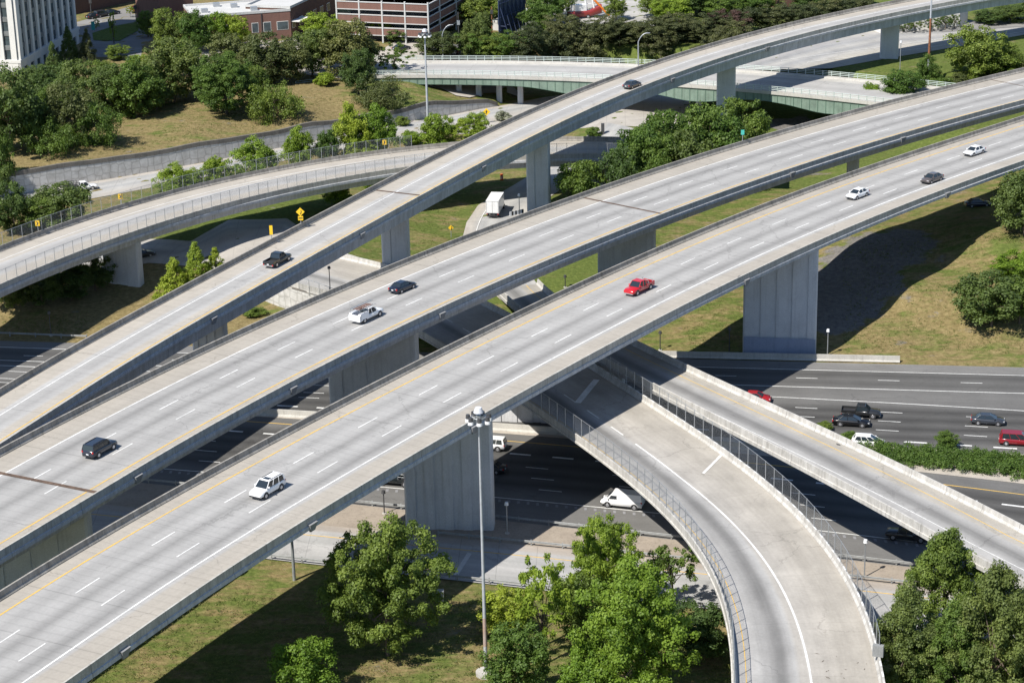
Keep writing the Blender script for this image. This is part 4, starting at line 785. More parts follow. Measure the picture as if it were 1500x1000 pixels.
# foreground
T(568, 958, 758, 148, 'big', 'mid', 'large leafy green tree on the grass left of the tall lamp mast', None)
T(448, 1030, 926, 88, 'round', 'bright', 'small leafy tree at the bottom edge left of the large one', None)
T(885, 905, 752, 100, 'big', 'bright', 'bright green tree directly behind the biggest light green tree, beside the guardrail')
T(938, 1035, 825, 165, 'big', 'bright', 'biggest light green tree at the bottom edge, left of the curving ramp')
T(795, 972, 803, 92, 'sparse', 'bright', 'thin airy tree with a bare trunk, right of the tall lamp mast')
T(757, 1025, 905, 82, 'round', 'mid', 'green tree at the bottom edge just right of the lamp mast foot')
T(736, 925, 860, 72, 'round', 'bright', 'low green tree right behind the middle of the tall mast')
T(845, 930, 830, 74, 'round', 'mid', 'mid green tree between the thin airy tree and the biggest light green tree')
T(985, 890, 790, 78, 'sparse', 'mid', 'sparse tree reaching over the service road left of the curving ramp')
T(1022, 965, 880, 92, 'round', 'dark', 'dark green tree close to the inner wall of the curving ramp')
T(872, 1035, 935, 90, 'round', 'bright', 'light green tree at the bottom edge left of the biggest one')
T(1382, 935, 770, 124, 'spire', 'mid', 'tall pointed green tree in front of the single lane ramp, bottom right')
T(1322, 1030, 862, 120, 'spire', 'dark', 'dark leafy tree at the bottom edge beside the end of the outer fence')
T(1452, 1040, 822, 150, 'spire', 'dark', 'broad dark green tree in the bottom right corner')
T(1388, 1040, 890, 110, 'spire', 'mid', 'tree at the bottom edge between two broad dark ones, bottom right')
T(1505, 1010, 845, 100, 'spire', 'dark', 'dark tree cut by the right picture edge at the bottom')
# right bank
T(1452, 478, 392, 88, 'round', 'dark', 'dark round tree low on the straw coloured bank at the right edge')
T(1493, 475, 405, 60, 'round', 'mid', 'tree at the right edge beside the dark round tree on the bank')
T(1492, 408, 368, 80, 'round', 'bright', 'bright green tree above the dark round one on the right bank')
T(1500, 345, 243, 78, 'round', 'dark', 'dark tree at the right edge overlapping the nearest deck')
T(1388, 656, 633, 32, 'round', 'mid', 'small round tree rising from the median hedge')
T(1207, 631, 617, 26, 'bush', 'mid', 'small shrub beside the freeway just above the single lane ramp barrier'); T(1246, 645, 632, 26, 'bush', 'mid', 'small shrub touching the white hatchback on the freeway')
hed = thing('median_hedge', 'long low green hedge filling the freeway median at the right', 'hedge', at(1390, 685, 0))
LN = LINE([(1262, 655), (1330, 660), (1500, 671), (1640, 680)], 0, 2, 2, 0); LS_ = LINE([(1318, 680), (1400, 690), (1500, 701), (1640, 715)], 0, 2, 2, 0)
g_ = np.random.default_rng(5); hc = []; hr = []
for i in range(1300):
    t_ = g_.random()**.95; k = g_.random(); a_ = LN[int(t_*(len(LN)-1))]; b_ = LS_[int(min(1, t_*1.0)*(len(LS_)-1))]; q = a_*(1-k)+b_*k+np.array([g_.uniform(-3, 3), g_.uniform(-.4, .4), 0]); hc.append((q[0], q[1], g_.uniform(.25, 1.1)*(1-.3*abs(k-.5))+.16*math.sin(q[0]*.9))); hr.append(g_.uniform(.3, .75))
Q, tt_ = leaves(np.array(hc)-np.array(hed.location), np.array(hr), 60000, .115, 0, .8, 3); o = bpy.data.objects.new('foliage', leafmesh('foliage', Q, tt_, LEAF['mid'])); COL.objects.link(o); o.parent = hed
m = MB()
for i in range(60): q = np.array(hc[i*16])-np.array(hed.location); m.tube((q[0], q[1], -.1), (q[0]+.2, q[1], .7), .03, .02, 4)
m.build('stems', BARK, hed)
# between the decks
T(1272, 165, 116, 36, 'tall', 'bright', 'thin young tree beside the right end of the green girders')
T(1320, 150, 100, 60, 'round', 'mid', 'bushy tree in front of the right end of the green bridge rail')
T(1357, 122, 78, 37, 'tall', 'mid', 'upright oval tree just left of the rusty lamp mast')
T(1436, 116, 36, 84, 'round', 'mid', 'tall bright tree on the lawn right of the rusty mast'); T(1468, 114, 62, 66, 'round', 'mid', 'shorter tree touching the tall bright tree on the right lawn')
for i, (x, y, yt, wp) in enumerate(((1378, 137, 110, 36), (1402, 131, 107, 34), (1428, 124, 104, 32), (1450, 119, 102, 32), (1478, 114, 96, 34), (1500, 108, 84, 36))): T(x, y, yt, wp, 'bush', 'olive' if i % 2 else 'mid', 'bush in the row behind the far parapet of the middle deck', 'row of bushes at the upper right')
for x, y, yt, wp, c in ((968, 290, 150, 92, 'mid'), (1030, 272, 146, 84, 'mid'), (1083, 252, 138, 78, 'mid'), (1000, 300, 182, 84, 'dark'), (1050, 280, 172, 80, 'mid'), (935, 305, 178, 74, 'mid'), (912, 312, 208, 64, 'dark'), (955, 310, 196, 80, 'mid'), (1095, 250, 168, 60, 'dark')): T(x, y, yt, wp, 'round', c, 'tree in the dense clump left of the small teal sign', 'clump of trees above the middle deck')
T(852, 315, 226, 68, 'round', 'mid', 'single rounded tree just right of the tall flyover pier')
T(258, 440, 376, 54, 'cone', 'bright', 'left conical tree of the three beside the flyover'); T(290, 428, 353, 50, 'cone', 'bright', 'tallest conical tree of the three beside the flyover'); T(318, 418, 362, 42, 'cone', 'bright', 'right conical tree of the three beside the flyover')
T(496, 303, 268, 36, 'round', 'bright', 'small bright tree against the far parapet of the flyover'); T(541, 280, 258, 20, 'bush', 'bright', 'tiny shrub showing above the flyover parapet')
T(372, 462, 448, 34, 'bush', 'mid', 'low bush on the grass patch under the flyover')
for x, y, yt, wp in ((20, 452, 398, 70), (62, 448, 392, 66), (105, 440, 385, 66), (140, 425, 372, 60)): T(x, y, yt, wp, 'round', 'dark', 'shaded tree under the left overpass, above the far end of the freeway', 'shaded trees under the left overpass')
T(22, 342, 264, 66, 'round', 'dark', 'dark tree at the left edge behind the overpass fence'); T(97, 335, 263, 76, 'round', 'dark', 'dark round tree behind the overpass fence, beside the white flatbed truck'); T(58, 338, 285, 54, 'round', 'mid', 'lower tree between two dark ones behind the overpass fence')
for x, y, yt, wp in ((258, 289, 238, 50), (285, 284, 246, 40), (318, 278, 224, 46)): T(x, y, yt, wp, 'tall', 'bright', 'light green tree in the group of three behind the left overpass', 'three light green trees')
T(373, 268, 200, 62, 'tall', 'bright', 'oval light green tree alone behind the left overpass'); T(438, 254, 184, 44, 'tall', 'bright', 'narrow green tree right of the oval one behind the left overpass'); T(479, 248, 185, 38, 'tall', 'mid', 'narrow darker tree touching a wide light green pair')
T(515, 242, 148, 48, 'tall', 'bright', 'left tree of the tall light green pair by the lamp mast'); T(556, 238, 150, 56, 'tall', 'bright', 'right tree of the tall light green pair by the lamp mast'); T(538, 240, 184, 62, 'round', 'bright', 'low tree filling the foot of the tall light green pair')
T(640, 222, 163, 54, 'round', 'bright', 'light green tree immediately right of the lamp mast by the ramp'); T(664, 220, 176, 56, 'sparse', 'bright', 'airy shrub-like tree right of the lamp mast near the ramp wall'); T(697, 206, 166, 48, 'round', 'bright', 'light green tree beside the yellow arrow sign'); T(605, 214, 188, 30, 'bush', 'bright', 'low shrub left of the lamp mast foot')
T(738, 177, 161, 24, 'bush', 'flower', 'white flowering shrub beside the yellow arrow sign')
T(870, 200, 186, 22, 'bush', 'mid', 'small scrub beside the dark post on the ramp')
# wooded bank at the upper left
UL = [(18, 225, 92, 90, 'round', 'dark', 'large dark tree at the left edge above the retaining wall'), (2, 262, 186, 44, 'tall', 'mid', 'tree cut by the left edge just above the wall'), (58, 215, 140, 62, 'round', 'dark', 'dark tree right of the large one on the wooded bank'),
      (100, 212, 116, 66, 'round', 'olive', 'yellowish green tree in the middle of the wooded bank'), (72, 225, 168, 70, 'willow', 'mid', 'drooping tree above the retaining wall at far left'), (145, 212, 150, 66, 'willow', 'mid', 'drooping tree above the wall, right of the yellowish green one'),
      (200, 172, 82, 70, 'tall', 'mid', 'tall tree above the wall shadow, left of the open bank'), (165, 168, 88, 66, 'round', 'dark', 'dark tree left of the tall one over the open bank'), (120, 160, 84, 66, 'round', 'dark', 'dark tree behind the yellowish green one'), (85, 150, 90, 56, 'round', 'dark', 'dark tree below the base of the white tower'),
      (256, 150, 48, 78, 'round', 'dark', 'large dark tree in front of the pale street'), (230, 160, 100, 56, 'round', 'dark', 'lower dark tree between two larger ones on the bank'), (332, 168, 76, 88, 'big', 'mid', 'largest dense green tree on the bank, centre of the left wood'),
      (402, 176, 114, 70, 'willow', 'mid', 'weeping tree right of the largest dense tree on the bank'), (345, 118, 46, 70, 'round', 'olive', 'olive tree behind the largest dense tree'), (395, 124, 42, 74, 'round', 'olive', 'olive tree in front of the low brick building'), (425, 122, 56, 60, 'round', 'olive', 'olive tree behind the weeping tree'), (458, 112, 40, 66, 'round', 'dark', 'dark tree in front of the street junction'),
      (510, 118, 22, 80, 'round', 'olive', 'tall olive tree left of the parking deck front'), (558, 158, 108, 66, 'willow', 'olive', 'weeping tree on the bank below the street junction'), (524, 138, 70, 46, 'round', 'dark', 'dark tree behind the weeping one on the bank'), (578, 112, 62, 50, 'sparse', 'mid', 'airy tree in front of the street junction'),
      (475, 125, 104, 28, 'bush', 'bright', 'small bright bush beside the green fence'), (290, 78, 14, 46, 'round', 'mid', 'green tree left of the low brick building front'), (246, 72, 8, 46, 'round', 'mid', 'green tree beside the brick corner building'), (318, 72, 12, 42, 'round', 'bright', 'bright tree against the low brick building'), (348, 70, 20, 40, 'round', 'bright', 'small bright tree against the brick wall, right of the others'),
      (217, 55, 13, 33, 'round', 'mid', 'street tree on the corner of the grey street'), (270, 72, 20, 40, 'round', 'dark', 'darker tree between bright ones by the brick building'), (475, 60, 17, 52, 'round', 'bright', 'bright tree in front of the dark brick wing'), (500, 62, 30, 34, 'round', 'bright', 'small bright tree at the corner of the parking deck'),
      (562, 58, 22, 36, 'round', 'bright', 'bright tree against the front of the parking deck'), (585, 62, 40, 32, 'round', 'dark', 'dark tree at the right side of the parking deck front'), (628, 48, 14, 44, 'round', 'bright', 'bright tree at the corner of the parking deck, behind the lamp mast'), (646, 84, 45, 62, 'round', 'olive', 'olive tree on the traffic island behind the lamp mast'),
      (167, 65, 14, 12, 'sparse', 'bright', 'slender street tree on the lawn island'), (191, 26, 8, 12, 'sparse', 'bright', 'slender street tree near the dark brick block'), (142, 45, 26, 10, 'sparse', 'bright', 'small sapling near the teal sign'),
      (80, 112, 60, 26, 'cone', 'dark', 'cone shaped evergreen at the corner of the white tower'), (103, 92, 38, 32, 'cone', 'dark', 'dark evergreen in the tower shade'), (130, 92, 42, 27, 'cone', 'pine', 'tall cone shaped evergreen right of the tower'), (45, 132, 96, 18, 'cone', 'dark', 'small evergreen below the tower entrance'), (172, 88, 64, 34, 'round', 'mid', 'round tree in front of the shaded street'),
      (590, 185, 168, 20, 'bush', 'mid', 'small bush at the foot of the retaining wall'), (155, 118, 88, 40, 'round', 'mid', 'mid green tree at the back of the left wood'), (205, 110, 78, 34, 'round', 'bright', 'yellow green tree at the back of the left wood'), (180, 150, 110, 50, 'round', 'dark', 'dark tree inside the left wood'), (30, 165, 120, 50, 'round', 'dark', 'dark tree behind the large one at the left edge')]
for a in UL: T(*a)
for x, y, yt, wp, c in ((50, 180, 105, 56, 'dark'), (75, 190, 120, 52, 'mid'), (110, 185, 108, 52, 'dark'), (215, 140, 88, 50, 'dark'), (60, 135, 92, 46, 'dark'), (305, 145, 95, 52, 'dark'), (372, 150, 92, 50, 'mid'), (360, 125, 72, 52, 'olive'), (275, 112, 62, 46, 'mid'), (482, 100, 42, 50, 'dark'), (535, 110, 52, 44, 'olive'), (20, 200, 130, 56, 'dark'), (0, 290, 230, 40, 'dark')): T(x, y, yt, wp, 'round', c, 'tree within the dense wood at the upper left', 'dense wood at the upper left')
# belt of pines behind the green bridge
g_ = random.Random(11)
for i in range(15): T(700+i*27+g_.uniform(-5, 5), 86+g_.uniform(-2, 2), (44 if i < 3 else 38)-g_.uniform(0, 12)+(6 if i == 0 else 0), g_.uniform(44, 58), 'pine', 'mid' if i < 3 else 'pine', 'olive green pine in the front row of the belt beyond the green bridge', 'pines in the front row of the belt')
for i in range(17): T(830+i*27+g_.uniform(-5, 5), 66+g_.uniform(-3, 2)-max(0, i-5)*3.2, 26-max(0, i-5)*3.0-g_.uniform(0, 9), g_.uniform(42, 56), 'pine', 'pine' if i != 9 else 'purple', 'olive green pine farther back in the belt beyond the flyover' if i != 9 else 'reddish tree among the pines beyond the flyover', 'pines in the back row of the belt' if i != 9 else None)
for i in range(14): T(742+i*22+g_.uniform(-4, 4), 87+g_.uniform(-1, 1)+(3 if i > 9 else 0), 72-g_.uniform(0, 6), g_.uniform(28, 38), 'bush', 'pine' if i % 3 else 'mid', 'scrubby bush at the foot of the pine belt behind the green bridge rail', 'bushes at the foot of the pine belt')
T(688, 88, 22, 30, 'tall', 'dark', 'narrow poplar-like tree right of the olive tree, left one of two'); T(703, 86, 24, 28, 'tall', 'dark', 'narrow poplar-like tree, right one of two')
for i, (x, y, yt, wp, c) in enumerate(((700, 40, -12, 70, 'mid'), (660, 34, -14, 50, 'mid'), (706, 62, 14, 34, 'dark'), (792, 54, 0, 50, 'mid'), (795, 40, -14, 54, 'mid'), (735, 28, -26, 60, 'dark'), (820, 30, -20, 40, 'mid'))): T(x, y, yt, wp, 'round', c, 'tree in the grove around the dark billboard frame', 'grove around the billboard')
for i, (x, y, yt, wp, c) in enumerate(((903, 30, -8, 30, 'mid'), (985, 34, -4, 60, 'bright'), (960, 26, -12, 44, 'mid'), (1025, 22, -20, 60, 'dark'), (1060, 28, -10, 60, 'mid'), (1095, 24, -14, 60, 'mid'), (1120, 20, -16, 44, 'dark'), (1180, 16, -14, 50, 'dark'), (1215, 12, -20, 50, 'mid'), (1250, 10, -24, 50, 'dark'), (1000, 12, -30, 70, 'dark'))): T(x, y, yt, wp, 'round', c, 'tree in the far grove at the top edge beyond the pine belt', 'far grove at the top edge')
for i, (x, y, yt, wp) in enumerate(((1322, 48, 34, 22), (1340, 48, 28, 28), (1364, 46, 25, 28), (1385, 44, 22, 26), (1398, 42, 20, 20))): T(x, y, yt, wp, 'sparse', 'dark', 'small dark street tree in the row under the flyover end', 'street trees at the upper right')
for i, (x, y, yt, wp) in enumerate(((1450, 35, 14, 50), (1480, 33, 6, 52), (1510, 30, 2, 50))): T(x, y, yt, wp, 'round', 'dark', 'dark tree beyond the wide road in the top right corner', 'trees in the top right corner')
# ------------------------------------------------------------------ vehicles
def hull(m, st):
    """loft through stations (x, half width, z low, z high) with softened corners"""
    k = 10; vs = []
    for x, hw, zl, zh in st:
        r = min(.16, (zh-zl)*.3)
        for y, z in ((-hw*.86, zl), (-hw, zl+r*.8), (-hw*1.0, (zl+zh)/2+.04), (-hw*.965, zh-r), (-hw*.84, zh), (hw*.84, zh), (hw*.965, zh-r), (hw*1.0, (zl+zh)/2+.04), (hw, zl+r*.8), (hw*.86, zl)): vs.append((x, y, z))
    n = len(st); fs = [(i*k+j, i*k+(j+1) % k, (i+1)*k+(j+1) % k, (i+1)*k+j) for i in range(n-1) for j in range(k)]
    m.add(vs, fs, smooth=True); m.add(vs[:k], [tuple(range(k-1, -1, -1))]); m.add(vs[-k:], [tuple(range(k))]); return m
def frus(m, xb0, xb1, hb, zb, xt0, xt1, ht, zt):
    return m.hexa([(xb0, -hb, zb), (xb1, -hb, zb), (xb1, hb, zb), (xb0, hb, zb)], [(xt0, -ht, zt), (xt1, -ht, zt), (xt1, ht, zt), (xt0, ht, zt)])
def wheels(t, xs, y, r=.33, wdt=.22, rim=None):
    for x in xs:
        for sy in (-1, 1):
            m = MB(); m.tube((0, -wdt/2, 0), (0, wdt/2, 0), r, n=18); w_ = m.build('wheel', TYRE, t, (x, sy*y, r))
            m = MB(); m.tube((0, sy*(wdt/2-.01), 0), (0, sy*(wdt/2+.012), 0), r*.62, r*.56, n=14); m.build('rim', rim or RIM, w_)
SPEC = {
 'sedan': dict(L=4.75, hull=[(-2.36, .72, .38, .82), (-2.22, .86, .26, .95), (-1.55, .9, .2, 1.0), (-.9, .91, .19, .96), (.2, .91, .19, .93), (1.05, .91, .19, .93), (1.75, .89, .2, .84), (2.2, .83, .24, .72), (2.37, .70, .34, .60)], cab=(-1.75, 1.2, .80, .93, -1.05, .30, .60, 1.42), wx=(-1.35, 1.42), wr=.32),
 'suv': dict(L=4.75, hull=[(-2.36, .78, .42, 1.0), (-2.28, .9, .36, 1.12), (-1.4, .93, .34, 1.13), (.2, .93, .34, 1.1), (1.0, .93, .34, 1.1), (1.1, .93, .34, 1.08), (1.9, .91, .36, 1.0), (2.25, .86, .38, .9), (2.36, .76, .45, .78)], cab=(-2.3, 1.15, .84, 1.08, -2.1, .45, .70, 1.76), wx=(-1.4, 1.42), wr=.38),
 'wagon': dict(L=4.6, hull=[(-2.28, .74, .36, .95), (-2.15, .88, .26, 1.02), (-1.3, .9, .22, 1.0), (.2, .9, .22, .95), (1.1, .9, .22, .93), (1.8, .88, .24, .84), (2.15, .82, .28, .70), (2.28, .7, .36, .6)], cab=(-2.12, 1.25, .80, .95, -1.75, .25, .64, 1.52), wx=(-1.3, 1.38), wr=.33),
 'minivan': dict(L=5.0, hull=[(-2.48, .80, .36, 1.0), (-2.38, .95, .26, 1.08), (-1.4, .97, .22, 1.06), (.4, .97, .22, 1.0), (1.4, .96, .22, .98), (2.1, .92, .26, .86), (2.4, .82, .32, .7)], cab=(-2.35, 1.65, .88, 1.0, -2.15, .55, .76, 1.76), wx=(-1.5, 1.55), wr=.33),
 'pickup': dict(L=5.6, hull=[(-2.78, .86, .5, .72), (-2.7, .92, .42, .74), (-.75, .94, .38, .74), (-.7, .94, .38, 1.1), (1.0, .94, .38, 1.1), (1.15, .94, .38, 1.08), (2.3, .93, .4, 1.02), (2.66, .88, .44, .92), (2.76, .8, .5, .8)], cab=(-.72, 1.3, .86, 1.06, -.5, .62, .72, 1.76), wx=(-1.7, 1.75), wr=.39),
 'van': dict(L=5.6, hull=[(-2.8, .9, .42, 1.2), (-2.75, .98, .36, 1.25), (0, .99, .34, 1.25), (1.6, .98, .34, 1.2), (1.9, .97, .36, 1.16), (2.5, .92, .4, .98), (2.78, .82, .46, .8)], cab=(-2.76, 2.05, .96, 1.2, -2.7, 1.15, .84, 2.1), wx=(-1.8, 1.8), wr=.38),
}
def vehicle(kind, col, label, p, head, cat='car', name=None, cabglass=True, rim=None, seats=None, metal=0.):
    sp = SPEC[kind]; t = thing(name or kind+('' if kind in ('pickup', 'van', 'minivan', 'wagon') else '_car'), label, cat, p, head)
    pm = paint('paint_%s' % '_'.join('%02d' % int(c*99) for c in col), col, .28, metal)
    m = hull(MB(), sp['hull']); bed = None
    if kind == 'pickup':
        for s_ in (-1, 1): m.box(-2.74, -.74, s_*.93-.06 if s_ > 0 else -.93, s_*.93 if s_ > 0 else -.93+.06, .70, 1.08)
        m.box(-2.78, -2.70, -.90, .90, .66, 1.08); m.box(-.82, -.72, -.9, .9, .7, 1.08)
    body = m.build('body', pm, t); xb0, xb1, hb, zb, xt0, xt1, ht, zt = sp['cab']
    if kind == 'pickup': MB().box(-2.68, -.82, -.86, .86, .735, .765).build('bed_floor', TRIM, t)
    if kind == 'van':
        frus(MB(), xb0, xb1-.02, hb-.01, zb, xt0, xt1, ht, zt).build('cargo_body', pm, t)
        g = MB(); f = lambda a, y, z0: a
        # windscreen and two front side windows, set just proud of the painted shell
        def P_(u, s_): z = zb+(zt-zb)*u; return (xb1+(xt1-xb1)*u+.015, s_*(hb+(ht-hb)*u-.10), z)
        g.add([P_(.1, -1), P_(.1, 1), P_(.86, 1), P_(.86, -1)], [(0, 1, 2, 3)]); g.build('windscreen', GLASS, t)
        for s_ in (-1, 1):
            q = lambda x, u: (x, s_*(hb+(ht-hb)*u+.012), zb+(zt-zb)*u); v = [q(.55, .1), q(1.62, .1), q(1.32, .62), q(.55, .62)]
            MB().add(v, [(0, 1, 2, 3) if s_ < 0 else (3, 2, 1, 0)]).build('side_window', GLASS, t)
    else:
        frus(MB(), xb0, xb1, hb, zb, xt0, xt1, ht, zt).build('windows', GLASS, t)
        rf = MB(); e = .03; frus(rf, xt0-.05, xt1+.06, ht+.025, zt-.03, xt0+.06, xt1-.06, ht-.05, zt+.035)
        pl = rf; nb = {'sedan': (.45,), 'suv': (.34, .68), 'wagon': (.36, .68), 'minivan': (.36, .68), 'pickup': (.42,)}[kind]
        for s_ in (-1, 1):
            for (xa, xc) in ((xb0, xt0), (xb1, xt1)): pl.tube((xa, s_*hb, zb-.02), (xc, s_*ht, zt), .055, .045, n=5)
            for k in nb: pl.tube((xb0+(xb1-xb0)*k, s_*(hb+.004), zb-.02), (xt0+(xt1-xt0)*k*1.0, s_*(ht+.004), zt), .045, n=5)
            if kind in ('suv', 'minivan', 'wagon'): pl.hexa([(xb0-.02, s_*hb-.02, zb), (xb0+.25, s_*hb-.02, zb), (xb0+.25, s_*hb+.02, zb), (xb0-.02, s_*hb+.02, zb)], [(xt0-.02, s_*ht-.02, zt), (xt0+.16, s_*ht-.02, zt), (xt0+.16, s_*ht+.02, zt), (xt0-.02, s_*ht+.02, zt)])
        pl.build('roof', pm, t)
    wheels(t, sp['wx'], sp['hull'][3][1]-.10, sp['wr'], .22, rim)
    for x in sp['wx']:
        for s_ in (-1, 1):
            y0 = s_*(sp['hull'][3][1]-.03); wa = MB().tube((x, y0, sp['wr']+.03), (x, y0+s_*.035, sp['wr']+.03), sp['wr']+.07, n=18).build('wheel_arch', TRIM, t)
    xf = sp['hull'][-1][0]; xr = sp['hull'][0][0]; hz = sp['hull'][-2][3]; rz = sp['hull'][1][3]
    for s_ in (-1, 1):
        MB().box(xf-.34, xf-.10, s_*.60-.16, s_*.60+.16, hz-.20, hz-.02).build('headlight', HEADL, t)
        MB().box(xr-.01, xr+.16, s_*(sp['hull'][1][1]-.14)-.09, s_*(sp['hull'][1][1]-.14)+.11, rz-.30, rz-.08).build('taillight', TAILL, t)
        MB().box(xb1-.38, xb1-.22, s_*(hb+.12)-.09, s_*(hb+.12)+.09, zb+.04, zb+.2).build('mirror', pm, t)
    MB().box(xf-.18, xf+.04, -.72, .72, .34, .50).build('front_bumper', CHROME if kind == 'pickup' else TRIM if kind != 'van' else TRIM, t)
    MB().box(xr-.05, xr+.15, -.76, .76, .36, .52).build('rear_bumper', CHROME if kind == 'pickup' else TRIM if kind in ('van', 'suv') else pm, t)
    MB().box(xf-.12, xf-.02, -.40, .40, .52, hz-.06).build('grille', TRIM, t)
    MB().box(xr-.06, xr-.02, -.17, .17, .60, .72).build('number_plate', HEADL, t)
    return t
def on_deck(r, x, y, sgn): s, u = r.pxy(x, y); d = r.dir(s)*sgn; return r.pt(s, u, -.885), math.atan2(d[1], d[0])
def on_gnd(x, y, tox, toy, z=None):
    p = gnd(x, y) if z is None else at(x, y, z); q = at(tox, toy, p[2]); p = p+np.array([0, 0, .06 if z is None else .0]); return p, math.atan2(q[1]-p[1], q[0]-p[0])
BLK, DGR, SIL, WHT, RED = (.012, .013, .016), (.045, .05, .06), (.22, .20, .18), (.80, .80, .80), (.42, .015, .015)
# on the decks
t = vehicle('suv', WHT, 'white off-road vehicle with roof rails and sunroof on the nearest deck', *on_deck(rA, 392, 722, -1))
for s_ in (-1, 1): m = MB(); m.box(-1.9, .1, s_*.6-.03, s_*.6+.03, 1.80, 1.85).build('roof_rail', TRIM, t)
MB().box(-.35, .2, -.42, .42, 1.79, 1.805).build('sunroof', GLASS, t)
t = vehicle('pickup', (.50, .012, .02), 'red pickup truck with chrome front bumper on the nearest deck', *on_deck(rA, 936, 427, -1), 'pickup truck'); 
m = MB()
for x in (-2.2, -1.2): m.tube((x, -.9, 1.1), (x, -.8, 1.5), .04, n=5); m.tube((x, .9, 1.1), (x, .8, 1.5), .04, n=5); m.tube((x, -.8, 1.5), (x, .8, 1.5), .04, n=5)
m.build('bed_rack', STEEL, t)
vehicle('sedan', WHT, 'white sedan just left of the brown grey car on the nearest deck', *on_deck(rA, 1256, 289, -1))
vehicle('sedan', (.10, .085, .08), 'brown grey sedan between two white sedans on the nearest deck', *on_deck(rA, 1365, 266, -1))
vehicle('sedan', WHT, 'white sedan farthest away on the nearest deck, near the right edge', *on_deck(rA, 1427, 226, -1))
t = vehicle('suv', (.018, .024, .04), 'dark blue off-road vehicle at the left on the middle deck', *on_deck(rB, 147, 663, 1))
for s_ in (-1, 1): m = MB(); m.box(-1.9, .1, s_*.6-.03, s_*.6+.03, 1.80, 1.85).build('roof_rail', TRIM, t)
vehicle('sedan', (.010, .014, .028), 'shiny black coupe ahead of the white utility truck on the middle deck', *on_deck(rB, 590, 425, 1))
t = vehicle('pickup', (.82, .82, .83), 'white utility truck with ladders on its rack on the middle deck', *on_deck(rB, 538, 467, 1), 'utility truck', 'utility_truck')
pw = MATS['paint_81_81_82']; m = MB()
for s_ in (-1, 1): m.box(-2.72, -.86, min(s_*.98, s_*.58), max(s_*.98, s_*.58), .66, 1.52)
m.box(-2.9, -2.55, -.98, .98, .5, 1.3); m.build('service_body', pw, t); m = MB()
for s_ in (-1, 1):
    for x in (-2.6, -1.75, -.95): m.tube((x, s_*.9, 1.5), (x, s_*.85, 2.1), .03, n=5)
    m.tube((-2.7, s_*.85, 2.1), (1.1, s_*.85, 2.1), .035, n=5)
for x in (-2.6, -1.75, -.95, .6): m.tube((x, -.85, 2.1), (x, .85, 2.1), .03, n=5)
m.build('ladder_rack', STEEL, t)
wood = plain('ladder_fibreglass', (.20, .10, .07), .6, 0, .3)
for yy, L_, z in ((-.55, 3.2, 2.17), (-.05, 3.0, 2.19), (.5, 4.6, 2.17)):
    m = MB()
    for s_ in (-.19, .19): m.box(-2.8, -2.8+L_, yy+s_-.03, yy+s_+.03, z, z+.07)
    for k in range(int(L_/.3)): m.box(-2.65+k*.3, -2.6+k*.3, yy-.19, yy+.19, z+.02, z+.06)
    tag_ = m.build('ladder', wood if yy < .3 else STEEL, t)
vehicle('pickup', (.012, .016, .018), 'black pickup truck with empty bed on the curving flyover', *on_deck(rC, 407, 386, 1), 'pickup truck')
vehicle('sedan', (.05, .052, .058), 'dark grey sedan on the far part of the curving flyover', *on_deck(rC, 926, 128, 1))
# on the freeway
fh = lambda x, y, s_=1: on_gnd(x, y, x+60*s_, y+60*s_*.062, .05)
vehicle('pickup', (.02, .021, .022), 'old black pickup just behind the long black sedan on the freeway', *fh(1261, 609), 'pickup truck')
t = vehicle('sedan', (.006, .006, .007), 'long black sedan beside the old black pickup on the freeway', *fh(1247, 622)); t.scale = (1.12, 1, 1)
vehicle('wagon', WHT, 'white hatchback wagon beside the median hedge on the freeway', *fh(1272, 652))
vehicle('sedan', (.035, .04, .05), 'dark blue grey sedan alone in a freeway lane near the right edge', *fh(1447, 620))
vehicle('minivan', (.22, .008, .014), 'dark red minivan cut by the right picture edge', *fh(1490, 650), 'minivan')
vehicle('sedan', (.32, .01, .012), 'red car half hidden in the overpass shadow behind the single lane ramp', *fh(1106, 587))
t = vehicle('van', WHT, 'white cargo van under the curving ramp on the near freeway lanes', *on_gnd(912, 741, 852, 734.5, .05), 'van')
vehicle('suv', (.78, .78, .78), 'white car with a red tail light half hidden behind the wide pier', *on_gnd(717, 657, 657, 652.5, .05))
vehicle('sedan', (.03, .032, .036), 'dark car in deep shade just right of the wide pier', *on_gnd(716, 690, 656, 684, .05))
t = vehicle('pickup', (.015, .015, .016), 'black truck with an open frame rack, half hidden behind the wide pier', *on_gnd(578, 708, 520, 703, .05), 'truck', 'rack_truck'); m = MB()
for x in (-2.6, -1.7, -.8):
    for s_ in (-.9, .9): m.tube((x, s_, 1.0), (x, s_, 2.2), .04, n=5)
for z in (1.4, 1.8, 2.2):
    for s_ in (-.9, .9): m.tube((-2.6, s_, z), (-.8, s_, z), .03, n=5)
m.build('rack', STEEL, t)
t = vehicle('pickup', (.02, .021, .024), 'dark pickup with a blue tarpaulin in its bed, in ramp shade', *on_gnd(1330, 789, 1270, 782, .05), 'pickup truck'); MB().box(-2.6, -.85, -.8, .8, .8, 1.35, None, (.85, .8)).build('tarpaulin', plain('blue_tarp', (.05, .16, .28), .6), t)
# on the side roads
vehicle('sedan', (.012, .014, .02), 'black sedan leaving the street above the white panelled wall', *on_gnd(499, 420, 560, 440))
vehicle('sedan', (.02, .022, .03), 'dark car just right of the left overpass pier', *on_gnd(207, 377, 260, 368))
vehicle('sedan', (.02, .025, .04), 'dark car in shade under the right end of the nearest deck', *on_gnd(1432, 303, 1480, 300))
